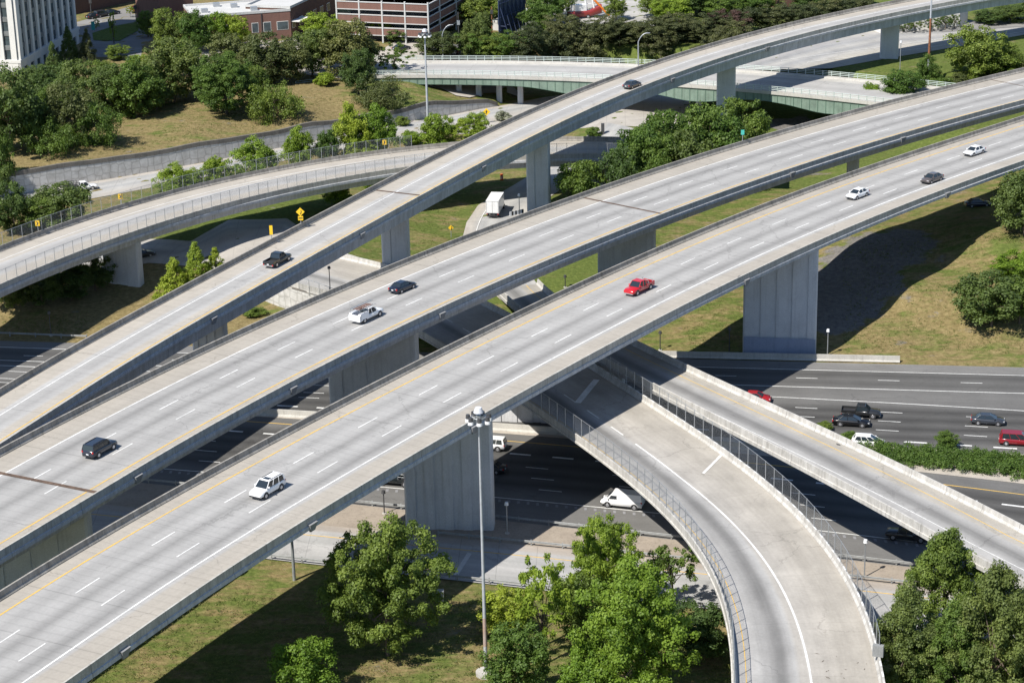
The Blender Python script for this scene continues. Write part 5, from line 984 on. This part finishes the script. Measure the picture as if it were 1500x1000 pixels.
# white flatbed truck and box truck
p, hd_ = on_gnd(122, 279, 170, 273); t = vehicle('pickup', (.8, .8, .8), 'white flatbed truck on the ramp road below the retaining wall', p, hd_, 'truck', 'flatbed_truck'); m = MB()
m.box(-3.6, -.85, -1.1, 1.1, .95, 1.12)
for x in np.linspace(-3.5, -1, 5):
    for s_ in (-1.05, 1.05): m.tube((x, s_, 1.1), (x, s_, 1.9), .05, n=5)
for s_ in (-1.05, 1.05): m.tube((-3.5, s_, 1.9), (-1, s_, 1.9), .05, n=5)
m.build('stake_bed', TRIM, t)
p, hd_ = on_gnd(727, 312, 757, 262); t = thing('box_truck', 'white box truck driving away on the loop road under the flyover', 'truck', p, hd_); wp = paint('paint_box_white', (.80, .80, .80), .45)
MB().box(-4.2, 2.0, -1.22, 1.22, 1.05, 3.55).build('cargo_box', wp, t); MB().box(-4.23, -4.2, -1.1, 1.1, 1.15, 3.4).build('rear_door', stained('roller_door', (.7, .7, .7), (.55, .55, .55)), t)
hull(MB(), [(2.1, 1.0, .6, 2.2), (2.3, 1.02, .55, 2.3), (3.0, 1.02, .55, 2.25), (3.5, 1.0, .55, 1.5), (4.1, .9, .6, 1.35)]).build('cab', wp, t); MB().box(-4.1, 4.0, -.5, .5, .55, 1.03).build('chassis', TRIM, t)
fm = MB(); [fm.box(-4.25, -4.235, y-.02, y+.02, 1.1, 3.45) for y in (-1.12, 0, 1.12)]; [fm.box(-4.25, -4.235, -1.12, 1.12, z-.02, z+.02) for z in (1.12, 3.43)]; fm.build('door_frame', DKST, t); [MB().box(-4.2, 2.0, sy*1.225-.01, sy*1.225+.01, z, z+.06).build('side_rail', STEEL, t) for sy in (-1, 1) for z in (1.1, 3.42)]
MB().box(-4.35, -4.15, -1.1, 1.1, .5, .65).build('rear_bumper', TRIM, t); wheels(t, (-2.9, 3.0), 1.0, .46, .3)
for s_ in (-1, 1): MB().box(-4.25, -4.2, s_*1.05-.1, s_*1.05+.1, .85, 1.0).build('taillight', TAILL, t)
# parked cars
for i, (x, y, c, l) in enumerate(((138, 27, BLK, 'black car parked by the dark brick block, left one'), (150, 25, (.03, .03, .035), 'dark car parked in the middle by the dark brick block'), (164, 22, BLK, 'black car parked by the dark brick block, right one'), (204, 18, (.12, .012, .016), 'dark red car near the corner of the dark brick block'))):
    vehicle('suv' if i % 2 else 'sedan', c, l, *on_gnd(x, y, x+30, y-6))
for i, (x, c) in enumerate(((664, WHT), (676, SIL), (690, WHT), (645, DGR))): vehicle('sedan', c, ('white', 'silver', 'white', 'dark')[i]+' car parked in the shaded lot behind the lamp post'+(', left of the silver one' if i == 0 else ', right of the silver one' if i == 2 else ''), *on_gnd(x, 78, x+6, 60))
vehicle('sedan', DGR, 'dark green car parked on the pale street left of the junction', *on_gnd(588, 74, 610, 70)); vehicle('sedan', SIL, 'silver car under the bright trees by the brick building', *on_gnd(300, 66, 330, 62))
# ------------------------------------------------------------------ lamps, masts, poles and signs
PRUST = stained('faded_rust', (.36, .25, .20), (.42, .40, .40), amt=.9)
def mast(x, yb, ytop, label, rust, z=None, heads=7, r0=.23):
    p = gnd(x, yb) if z is None else at(x, yb, z); h = hgt(p, ytop); t = thing('lamp_mast', label, 'lamp mast', p, 0.3, 'high lamp masts')
    n = 8; cuts = np.linspace(0, h-1.2, n+1); rad = lambda z_: r0*(1-.62*z_/h); last = None
    m = MB(); m2 = MB()
    m.tube((0, 0, 0), (0, 0, h-1.2), rad(0), rad(h-1.2), 12, False)
    for lo, hi in rust: m2.tube((0, 0, lo*h), (0, 0, hi*h), rad(lo*h)+.012, rad(hi*h)+.012, 12, False)
    m.build('mast_pole', plain('mast_paint', (.47, .49, .53), .5, .3, .12), t)
    if m2.v: m2.build('rusty_section', RUST if ytop < 0 else PRUST, t)
    MB().tube((0, 0, -.3), (0, 0, .3), 1.15, 1.15, 20).build('footing', CONC, t); hdm = MB(); hdm.tube((0, 0, h-1.4), (0, 0, h-.5), .22, .3, 12)
    for k in range(16): a0, a1 = k*math.pi/8, (k+1)*math.pi/8; hdm.tube((.8*math.cos(a0), .8*math.sin(a0), h-.7), (.8*math.cos(a1), .8*math.sin(a1), h-.7), .05, n=5, cap=False)
    hdm.tube((-.8, 0, h-.7), (.8, 0, h-.7), .05, n=5); hdm.tube((0, -.8, h-.7), (0, .8, h-.7), .05, n=5); hdm.build('head_ring', STEEL, t)
    MB().tube((0, 0, h-.2), (0, 0, h+.35), .55, .35, 12).build('hoist_cover', plain('mast_cap', (.55, .56, .6), .5), t)
    for i in range(heads):
        a = 2*math.pi*i/heads; c, s_ = math.cos(a), math.sin(a); l = MB(); l.tube((.7*c, .7*s_, h-.7), (1.05*c, 1.05*s_, h-.75), .05, n=5); l.tube((1.15*c, 1.15*s_, h-.95), (1.15*c, 1.15*s_, h-.5), .27, .22, 10); o = l.build('lamp_housing', DKST, t)
        MB().tube((1.15*c, 1.15*s_, h-1.28), (1.15*c, 1.15*s_, h-.96), .33, .29, 10).build('lamp_glass', HEADL, o)
    return t
mast(712, 986, 601, 'tall grey lamp mast with a rusty band standing on the near grass', ((.11, .22),))
mast(628, 213, 45, 'grey lamp mast rising behind the left overpass and light green trees', (), r0=.33)
mast(1359, 124, -40, 'lamp mast with a long rusty middle section at the upper right', ((.28, .62),), r0=.33)
def lamp(x, yb, ytop, label, kind='post', col=None, group='small roadside lamps', z=None, r=.09):
    p = gnd(x, yb) if z is None else at(x, yb, z); h = hgt(p, ytop); t = thing('street_lamp', label, 'lamp', p, 0, group); c = col or STEEL
    if kind == 'arm':
        m = MB(); m.tube((0, 0, -.2), (0, 0, h*.72), r*1.3, r, 8); q = (0, 0, h*.72); 
        for k in range(1, 6): a = k/5; n_2 = (1.9*a**1.3, 0, h*.72+h*.26*math.sin(a*1.5)); m.tube(q, n_2, r*.8, n=6); q = n_2
        m.build('pole', c, t); MB().tube(q, (q[0]+.8, 0, q[2]), .16, .1, 7).build('lamp_head', c, t)
    else:
        MB().tube((0, 0, -.2), (0, 0, h-.35), r, r*.8, 8).build('pole', c, t); MB().tube((0, 0, h-.4), (0, 0, h), .28, .22, 10).build('lamp_head', c if c is DKST else HEADL, t)
        MB().tube((0, 0, -.2), (0, 0, .12), .3, .3, 10).build('footing', CONC, t)
    return t
lamp(1266, 845, 790, 'small white topped lamp on the dirt strip right of the curving ramp'); lamp(743, 781, 735, 'small lamp in shade just right of the wide pier')
lamp(563, 752, 718, 'small lamp beside the guardrail left of the wide pier', col=DKST); lamp(1068, 519, 480, 'small lamp on the grass left of the wide far pier', col=DKST); lamp(1212, 521, 482, 'small lamp in shade right of the wide far pier')
lamp(967, 513, 485, 'dark lamp standing by the edge of the single lane ramp', col=DKST); lamp(75, 492, 456, 'thin lamp beside the shadow edge at the left of the freeway', col=DKST); lamp(828, 421, 403, 'dark lamp on the grass between the two big decks', col=DKST)
lamp(761, 318, 284, 'small lamp beside the striped barricade and tall flyover pier'); lamp(484, 432, 390, 'black lamp on the white panelled wall beside the black sedan', col=DKST, z=4.8)
lamp(431, 848, 740, 'grey lamp post on the grass rising behind the nearest deck', 'arm', r=.16, group=None)
lamp(935, 98, 48, 'curved arm lamp on the far side of the green bridge', 'arm', z=9.2, r=.14, group=None); lamp(649, 90, 36, 'tall pale lamp at the traffic island', 'arm', group=None, r=.15); lamp(1318, 108, 60, 'thin white post beside the far flyover pier', group=None)
for x, yb, yt, l in ((673, 84, 18, 'dark wooden pole with a transformer beside the parking lot'), (580, 56, -8, 'dark utility pole before the parking deck'), (167, 64, 32, 'black lamp post on the lawn island'), (134, 24, -2, 'black lamp post by the dark brick block'), (200, 34, 6, 'black lamp post right of the lawn island'), (625, 48, -6, 'reddish pole by the corner of the parking deck'), (721, 48, 10, 'reddish pole left of the billboard frame'), (1175, 18, -10, 'white pole at the top edge beyond the flyover'), (980, 20, -14, 'dark pole at the top edge in the far grove')):
    p = gnd(x, yb); h = hgt(p, yt); t = thing('utility_pole', l, 'pole', p); MB().tube((0, 0, -.3), (0, 0, h), .17, .12, 7).build('pole', RUST if 'reddish' in l else STEEL if 'white' in l else DKST, t); MB().box(-.35, .35, -.25, .25, h*.72, h*.72+1.0).build('transformer' if 'transformer' in l else 'lantern', STEEL if 'transformer' in l else DKST, t)
SY = plain('sign_yellow', (.80, .50, .02), .5, 0, .05); SB = TRIM; SG = plain('sign_teal', (.06, .42, .36), .5, 0, .05)
def sign(p, label, parts, face=0., hp=2.2, post=STEEL):
    """parts: (shape, zc, size, material) ; sign face looks towards -y turned by face"""
    t = thing('road_sign', label, 'road sign', p, face); MB().tube((0, 0, -.2), (0, 0, hp), .06, n=6).build('sign_post', post, t)
    for sh, zc, w_, h_, mat, mark in parts:
        m = MB(); 
        if sh == 'diamond': v = [(0, zc-h_/2), (w_/2, zc), (0, zc+h_/2), (-w_/2, zc)]
        else: v = [(-w_/2, zc-h_/2), (w_/2, zc-h_/2), (w_/2, zc+h_/2), (-w_/2, zc+h_/2)]
        m.hexa([(v[0][0], -.10, v[0][1]), (v[1][0], -.10, v[1][1]), (v[1][0], -.06, v[1][1]), (v[0][0], -.06, v[0][1])], [(v[3][0], -.10, v[3][1]), (v[2][0], -.10, v[2][1]), (v[2][0], -.06, v[2][1]), (v[3][0], -.06, v[3][1])]); o = m.build('sign_panel', mat, t)
        if mark == 'arrow': q = MB(); q.box(-.09, .09, -.13, -.11, zc-.38, zc+.1); q.add([(-.26, -.12, zc+.05), (.26, -.12, zc+.05), (0, -.12, zc+.42)], [(0, 1, 2)]); q.build('arrow', SB, o)
        if mark == 'curve': q = MB(); [q.tube((.22*math.sin(a)-.05, -.12, zc-.35+.13*k), (.22*math.sin(a+.5)-.05, -.12, zc-.22+.13*k), .05, n=5) for k, a in enumerate((0, .5, 1., 1.5, 2.))]; q.build('arrow', SB, o)
        if mark == 'chevron': q = MB(); q.add([(-.22, -.12, zc+.3), (-.02, -.12, zc+.3), (.2, -.12, zc), (-.02, -.12, zc-.3), (-.22, -.12, zc-.3), (0, -.12, zc)], [(0, 5, 2, 1), (5, 4, 3, 2)]); q.build('chevron', SB, o)
        if mark == 'text': q = MB(); q.box(-.32, .32, -.13, -.11, zc-.06, zc+.10); q.build('numerals', SB, o)
    return t
s_, u_ = rC.pxy(440, 330); sign(rC.pt(rC.s_at_x(440, 0, 0), .1), 'yellow diamond curve sign with a small yellow speed plate on the flyover parapet', [('diamond', 1.9, 1.4, 1.4, SY, 'curve'), ('rect', .85, .8, .7, SY, 'text')], hp=2.2)
sign(rC.pt(rC.s_at_x(397, 0, 0), .1)*1, 'narrow yellow marker left of the diamond sign, behind the flyover', [('rect', 1.4, .5, 1.5, SY, None)], hp=2)
for x, l in ((57, 'left yellow chevron sign on the left overpass fence'), (178, 'yellow chevron sign on the overpass fence near the light green trees'), (564, 'yellow chevron sign on the fence near the lamp mast')): sign(rD.pt(rD.s_at_x(x, 0), -.15), l, [('rect', 1.35, .75, .95, SY, 'chevron')], hp=1.9)
sign(gnd(713, 181), 'yellow diamond sign with a black upward arrow beside the ramp road', [('diamond', 2.6, 1.7, 1.7, SY, 'arrow')], hp=2.8); sign(gnd(661, 348), 'yellow warning sign on the grass left of the box truck', [('diamond', 1.9, 1.0, 1.0, SY, 'curve')], hp=2.2)
sign(rB.pt(rB.s_at_x(1087, 0), .1), 'small teal sign on the far parapet of the middle deck', [('rect', 1.6, .6, .9, SG, None)], hp=1.9); sign(gnd(137, 47), 'small teal and white sign at the edge of the lawn island', [('rect', 1.6, .9, 2.2, SG, None)], hp=1.2)
p = gnd(883, 197); t = thing('post', 'thick dark post in front of the fenced ramp under the flyover', 'post', p); MB().box(-.35, .35, -.35, .35, -.2, 2.4).build('post_body', DKST, t)
# orange barrel and striped barricade
p = gnd(735, 264); t = thing('traffic_barrel', 'orange traffic barrel on the grass beyond the box truck', 'barrel', p); OR = plain('barrel_orange', (.75, .12, .02), .5); [MB().tube((0, 0, a), (0, 0, b_), .33, .31, 12).build('barrel_ring', OR if k % 2 == 0 else HEADL, t) for k, (a, b_) in enumerate(((0, .4), (.4, .55), (.55, .8), (.8, .95), (.95, 1.25)))]
p = gnd(757, 318); t = thing('striped_barricade', 'black and white striped barricade beside the tall flyover pier', 'barricade', p, R(35)); m = MB(); m2 = MB()
for k in range(8): (m if k % 2 else m2).box(-1.6+k*.4, -1.2+k*.4, -.06, .06, .5, 1.3)
m.build('dark_stripe', TRIM, t); m2.build('pale_stripe', HEADL, t)
p = gnd(645, 880); t = thing('utility_cabinet', 'small grey utility cabinet on the near grass right of the large leafy tree', 'cabinet', p); MB().box(-.42, .42, -.35, .35, -.1, 1.35).build('cabinet_body', STEEL, t); MB().box(-.46, .46, -.39, .39, 1.35, 1.43).build('cabinet_lid', STEEL, t)
# green fence on the bank
fl = smooth_line(W3([(433, 127, 8.2), (470, 123, 8.2), (505, 118, 8.2)]), 1, 3); c = fl[0].copy(); t = thing('low_fence', 'low green fence at the top of the bank below the street junction', 'fence', c); m = MB(); mm = MB()
for i in range(len(fl)-1):
    for z in (.35, .8, 1.2): m.tube(fl[i]-c+[0, 0, z], fl[i+1]-c+[0, 0, z], .05, n=4)
m.build('rails', GREENL, t)
for q in fl: MB().tube(q-c+[0, 0, -.8], q-c+[0, 0, 1.3], .07, n=5).build('fence_post', GREENL, t)
# abutment of the green bridge at its left end
q = [at(x, y, 9.0) for x, y in ((560, 112), (617, 109))]; t = thing('abutment_wall', 'dark stone abutment at the left end of the green bridge', 'wall', (0, 0, 0)); a, b_ = at(592, 108, 9), at(624, 110, 9); n_2 = np.array([0, 1.0, 0])
MB().hexa([a-[0, 0, 4], b_-[0, 0, 4], b_+n_2-[0, 0, 4], a+n_2-[0, 0, 4]], [a+[0, 0, .6], b_+[0, 0, .6], b_+n_2+[0, 0, .6], a+n_2+[0, 0, .6]]).build('wall_face', DCONC, t)
ap = W3([(622, 122, 8), (640, 120, 8.2), (668, 120, 8), (690, 135, 5), (700, 150, 3), (672, 152, 3.4)]); 
patch([(628, 124), (645, 114), (700, 112), (708, 126), (688, 134), (668, 134)], 6, 'bridge_slope', stained('slope_paving', (.42, .39, .35), (.28, .25, .22)), 'pale paved slope under the left end of the green bridge', 'slope', .25)
# ------------------------------------------------------------------ buildings
BRICK = stained('brick', (.19, .105, .085), (.13, .08, .065), amt=.5); SHBRICK = stained('shaded_brick', (.13, .075, .06), (.08, .05, .045)); LIME = stained('pale_limestone', (.66, .65, .62), (.52, .51, .49), amt=.4)  # the darker brick copy holds the shade of its walls in the colour
ROOF = stained('grey_roof', (.50, .50, .49), (.38, .38, .37), amt=.5); WG = plain('window_glass', (.05, .07, .08), .15, 0, .5, .4); SPAN = plain('spandrel', (.16, .17, .17), .5, 0, .3, .6)
def frame(o, ax): ax = np.array(ax[:2]); L = np.hypot(*ax); return math.atan2(ax[1], ax[0]), L
def tower():
    c = at(30, 112, 9); e = at(114, 62, 9); th, L = frame(c, e-c); t = thing('office_tower', 'white stone office tower with long dark vertical window strips, top left', 'building', c-np.array([0, 0, 1.]), th)
    Hh = 48.; Dp = 22.; MB().box(0, L, 0, Dp, 0, Hh).build('window_core', WG, t)
    nb = 9; sp_ = L/(nb+.5); m = MB(); sm = MB()
    for i in range(nb+1):
        w_ = 1.15 if i else 2.0; x0 = min(i*sp_, L-w_*.0) - (.15 if i == 0 else 0); m.box(x0, x0+w_, -.55, .1, 4.6, Hh)
    for j in range(8): y0 = j*3.0+.2; m.box(-.55, .1, y0, y0+1.35, 4.6, Hh)
    for k in range(13):
        z = 7.1+k*3.3; sm.box(.1, L-.1, -.12, .05, z, z+1.15); sm.box(-.12, .05, .1, Dp-.1, z, z+1.15)
    m.build('stone_piers', LIME, t); sm.build('spandrels', SPAN, t); m = MB()
    m.box(-.7, L+.3, -.7, .1, 4.2, 4.9); m.box(-.7, .1, .1, Dp, 4.2, 4.9)
    for i in range(nb+1): x0 = i*sp_; m.box(x0-.6 if i == 0 else x0-.2, x0+1.5, -.62, .1, 0, 4.2)
    m.box(-.6, L, -.58, .1, 3.0, 4.2); m.box(-.62, .1, 0, Dp, 0, 4.2); m.build('stone_base', LIME, t)
    for i in range(nb): MB().box(i*sp_+1.55, (i+1)*sp_-.25, -.3, -.2, 0.2, 2.9).build('ground_window', WG, t)
tower()
def block(name, label, cpx, epx, depth, H, wall, z=9., cat='building', wins=None, parapet=.6, roofm=None, leftd=0):
    c = at(*cpx, z); e = at(*epx, z); th, L = frame(c, e-c); t = thing(name, label, cat, c-np.array([0, 0, .6]), th); H += .6
    MB().box(0, L, 0, depth, 0, H).build('walls', wall, t); m = MB(); m.box(-.1, L+.1, -.1, .25, H, H+parapet); m.box(-.1, L+.1, depth-.25, depth+.1, H, H+parapet); m.box(-.1, .25, .25, depth-.25, H, H+parapet); m.box(L-.25, L+.1, .25, depth-.25, H, H+parapet); m.build('parapet', ROOF, t)
    MB().box(.25, L-.25, .25, depth-.25, H, H+.12).build('roof', roofm or ROOF, t)
    if wins:
        for x0, x1, z0, z1 in wins:
            f = MB().box(x0*L-.12, x1*L+.12, -.06, -.0, z0-.12, z1+.12).build('window_frame', LIME, t); MB().box(x0*L, x1*L, -.09, -.065, z0, z1).build('pane', WG, f)
    return t, L, H
bw, L, H = block('brick_building', 'low brick building with a flat pale roof and square windows behind the olive trees', (285, 66), (427, 55), 16, 6.6, BRICK, wins=[(.60, .66, 2.6, 4.8), (.72, .79, 2.6, 4.8), (.86, .97, 2.8, 4.7), (.3, .36, 2.6, 4.8), (.42, .48, 2.6, 4.8), (.1, .16, 2.6, 4.8)])
m = MB(); 
for x, y in ((3, 5), (11, 9), (15, 3), (7, 12)): m = MB(); m.box(x, x+1.6, y, y+1.3, H, H+1.1); m.build('roof_unit', STEEL, bw)
MB().tube((L*.70, -.12, 0), (L*.70, -.12, H), .12, n=6).build('downpipe', DKST, bw)
bw2, L2, H2 = block('brick_wing', 'dark side wing of the low brick building stretching away to the top edge', (427, 55), (497, 20), 12, 7.2, SHBRICK, wins=[(k/7+.03, k/7+.09, 2.8, 4.6) for k in range(6)]); MB().box(.5, 7, -2.2, 0, 4.4, 4.6).build('canopy', LIME, bw2)
block('dark_block', 'dark shaded brick block at the top edge beside the white tower', (108, 22), (260, -14), 14, 16, SHBRICK, wins=[(k/9+.03, k/9+.08, 5, 7.5) for k in range(9)]); block('brick_corner', 'brick building corner with a pale roof between bright trees at the top', (235, 40), (285, 32), 12, 9, BRICK)
def garage():
    c = at(495, 60, 9); e = at(629, 66, 9); th, L = frame(c, e-c); t = thing('parking_deck', 'brick banded open parking deck with pale concrete lines at the top edge', 'building', c-np.array([0, 0, .6]), th); D = 34; H = 11.5
    for k in range(3):
        z = 2.6+k*3.1; m = MB(); m.box(0, L, -.02, .25, z-.1, z+1.55); m.box(L-.25, L+.02, .25, D, z-.1, z+1.55); m.build('brick_band', BRICK, t); m = MB(); m.box(-.1, L+.1, -.12, .3, z+1.55, z+1.75); m.box(-.1, L+.1, -.12, .3, z-.3, z-.1); m.box(L-.2, L+.12, .3, D, z+1.55, z+1.75); m.box(L-.2, L+.12, .3, D, z-.3, z-.1); m.build('concrete_line', ROOF, t)
        MB().box(.2, L-.2, .3, D-.2, z-.2, z+.1).build('floor_slab', ROOF, t)
    MB().box(2.5, L-2.5, 3, D-3, 0, H-2.2).build('inner_core', DKST, t); m = MB()
    cm = MB().box(-.15, .2, -.16, .32, 0, H-.6).build('column', ROOF, t)
    for k in range(1, 7): o = cm.copy() if k else cm; COL.objects.link(o); o.parent = t; o.location = (k*(L-.1)/4, 0, 0) if k < 5 else (L-.1, 8+(k-5)*12, 0); MB().box(.3, L-.3, .35, D, H-2.0, H-1.85).build('roof_deck', ROOF, t)
garage()
block('low_shed', 'pale flat roofed shed beside the red crane', (782, 48), (830, 30), 12, 1.6, ROOF); block('small_building', 'brown red walled building at the top edge beyond the flyover', (1140, 14), (1178, 10), 8, 3, BRICK); block('white_wall_building', 'white walled building behind the street trees at the upper right', (1405, 40), (1417, 36), 10, 5.5, LIME)
t, L, H = block('pale_building', 'long pale building behind the street trees at the upper right', (1290, 50), (1404, 40), 6, 4, LIME, z=9)
# billboard frame, seen edge-on from behind
p = gnd(750, 56); h = hgt(p, -6); t = thing('billboard_frame', 'tall dark blue billboard frame seen from behind among the trees', 'billboard', p, R(62)); BL = plain('blue_steel', (.035, .05, .10), .5, .3)
MB().box(-7, 7, -.25, 0, 1.5, h).build('panel_back', BL, t); m = MB()
for k in range(7): x = -6.5+k*2.15; m.tube((x, -.3, 0), (x, -.3, h), .16, n=5); m.tube((x, -3.2, 0), (x, -.3, h*.85), .12, n=5); m.tube((x, -1.8, h*.4), (x, -.3, h*.4), .1, n=5)
for z in (h*.3, h*.6, h*.92): m.tube((-6.8, -.45, z), (6.8, -.45, z), .12, n=5)
m.build('bracing', BL, t)
# red crane
p = gnd(850, 27); t = thing('mobile_crane', 'red crane base with white lattice legs and an orange strut at the top edge', 'crane', p, R(12)); RD = paint('crane_red', (.24, .025, .02), .4); OG = paint('crane_orange', (.80, .22, .02), .4); WT = paint('crane_white', (.8, .8, .8), .4)
hull(MB(), [(-5.5, .7, .8, 1.5), (-4.5, 1.2, .5, 1.9), (2.5, 1.2, .5, 2.0), (5.5, 1.0, 1.2, 3.4)]).build('base', RD, t); wheels(t, (-3.2, -1.6, 1.8), 1.1, .5, .35); MB().box(-1.5, 1.5, -.9, .9, 2.0, 3.6).build('cab', WT, t)
MB().tube((3.6, -.6, 4.6), (7.4, -1, .4), .3, n=7).build('orange_strut', OG, t)
for x0, x1 in ((-4.5, -6.5), (-2.6, .2), (1.8, -.4), (3.8, 1.0)): MB().tube((x0, -.4, 1.6), (x1, .4, 15), .24, .18, 7).build('lattice_leg', WT, t)
m = MB()
for z in (3.6, 6, 8.4): m.tube((-4.6-z*.12, 0, z), (3.6-z*.18, 0, z), .1, n=5)
m.build('cross_brace', WT, t)
t = thing('sign_board', 'small white board on a post in the pale yard', 'sign', gnd(907, 26)); MB().box(-1.0, 1.0, -.1, .1, 1.2, 3.4).build('board', HEADL, t); MB().tube((0, 0, -.2), (0, 0, 1.3), .12, n=6).build('post', STEEL, t)

# brackets and drains on the outer faces of the decks, debris on the shoulders
for r_, t_, xs_, nm in ((rA, tA, (176, 452, 690, 1090, 1385), 'lamp_bracket'), (rB, tB, (190, 420, 640, 1157, 1320), 'lamp_bracket'), (rC, tC, (300, 520, 700, 980, 1120), 'lamp_bracket')):
    for x in xs_:
        sv = r_.s_at_x(x, 18 if r_ is not rC else 9.5); wv = float(np.interp(sv, r_.S, r_.w)); q0 = r_.pt(sv, wv, 0); d_ = r_.dir(sv); n_2 = np.array([d_[1], -d_[0], 0]); dd = np.array([*d_, 0])
        m = MB(); m.hexa([q0-dd*.4+[0, 0, -1.7], q0+dd*.4+[0, 0, -1.7], q0+dd*.4+n_2*.2+[0, 0, -1.7], q0-dd*.4+n_2*.2+[0, 0, -1.7]], [q0-dd*.7+[0, 0, -.75], q0+dd*.7+[0, 0, -.75], q0+dd*.7+n_2*.42+[0, 0, -.75], q0-dd*.7+n_2*.42+[0, 0, -.75]]); m.build(nm, FASC, t_)
g_ = random.Random(3); db = MB()
for i in range(120):
    sv = rE.s_at_x(1180, 8)+g_.uniform(-10, 34)+0; u_ = g_.uniform(.6, 6.5); q0 = rE.pt(sv, u_, -.88); a_ = g_.uniform(0, 3); l_ = g_.uniform(.08, .3); db.add([q0+[l_*math.cos(a_), l_*math.sin(a_), .01], q0+[-.05*math.sin(a_), .05*math.cos(a_), .01], q0+[-l_*math.cos(a_), -l_*math.sin(a_), .01], q0+[.05*math.sin(a_), -.05*math.cos(a_), .01]], [(0, 1, 2, 3)])
o = db.build('debris', plain('debris_brown', (.10, .08, .06), .9), tE); o['kind'] = 'stuff'
for r_, t_, x, y in ((rA, tA, 1083, 405), (rA, tA, 1378, 281), (rF, tF, 1228, 651)):
    sv, u_ = r_.pxy(x, y); m = MB(); q0 = r_.pt(sv, u_, -.87); d_ = np.array([*r_.dir(sv), 0]); n_2 = np.array([-d_[1], d_[0], 0])
    m.add([q0+d_*.5, q0+n_2*.22, q0-d_*.5, q0-n_2*.22], [(0, 1, 2, 3)]); m.build('drain_grate', DKST, t_)

# rough grass and weeds on the verges
g_ = np.random.default_rng(21); pts = []
for x0, x1, y0, y1, n in ((120, 1075, 868, 1010, 5200), (1000, 1088, 440, 512, 500), (1235, 1520, 335, 514, 3000), (90, 640, 150, 250, 4200), (240, 520, 300, 345, 700), (540, 680, 305, 380, 900), (0, 130, 455, 488, 600)):
    x = g_.uniform(x0, x1, n); y = g_.uniform(y0, y1, n); d_ = FW[None]*FPX+RT[None]*(x-750)[:, None]-UP[None]*(y-500)[:, None]; zg_ = np.zeros(n)+(0 if y0 > 860 else 3)
    for k in range(3): q_ = d_*((zg_-CH)/d_[:, 2])[:, None]; zg_ = terr(q_[:, 0], q_[:, 1])
    pts.append(q_[:, :2])
pts = np.vstack(pts); zz = terr(pts[:, 0], pts[:, 1]); dn = sdist(NEDGE, pts[:, 0], pts[:, 1]); db_ = sdist(NBOUND, pts[:, 0], pts[:, 1]); dg = sdist(G3, pts[:, 0], pts[:, 1]); ds = np.abs(db_)
ok = ((dn > 2.5) & (zz > .02) | (dg < -1.2)) & ((ds > 2.5)) & ~((db_ < 0) & (db_ > -16))
for nm_ in ('side_street', 'loop_road', 'ramp_road'):
    vv = np.array([v.co[:2] for v in bpy.data.objects[nm_].data.vertices])
    for i in range(0, len(pts), 2000): ok[i:i+2000] &= (np.min(np.hypot(pts[i:i+2000, 0][:, None]-vv[:, 0], pts[i:i+2000, 1][:, None]-vv[:, 1]), 1) > 2.2)
pts = pts[ok]; zz = zz[ok]; C_ = np.column_stack([pts, zz+.04]); Q, tt_ = leaves(C_, g_.uniform(.15, .5, len(C_)), len(C_)*5, .085, 0, .3, 9)
o = bpy.data.objects.new('rough_grass', leafmesh('rough_grass', Q, tt_, leafmat('blades', (.075, .10, .022), (.13, .155, .04), (.26, .22, .10)))); COL.objects.link(o); tag(o, 'rough grass and weeds scattered over the verges and banks', 'grass', kind='stuff')
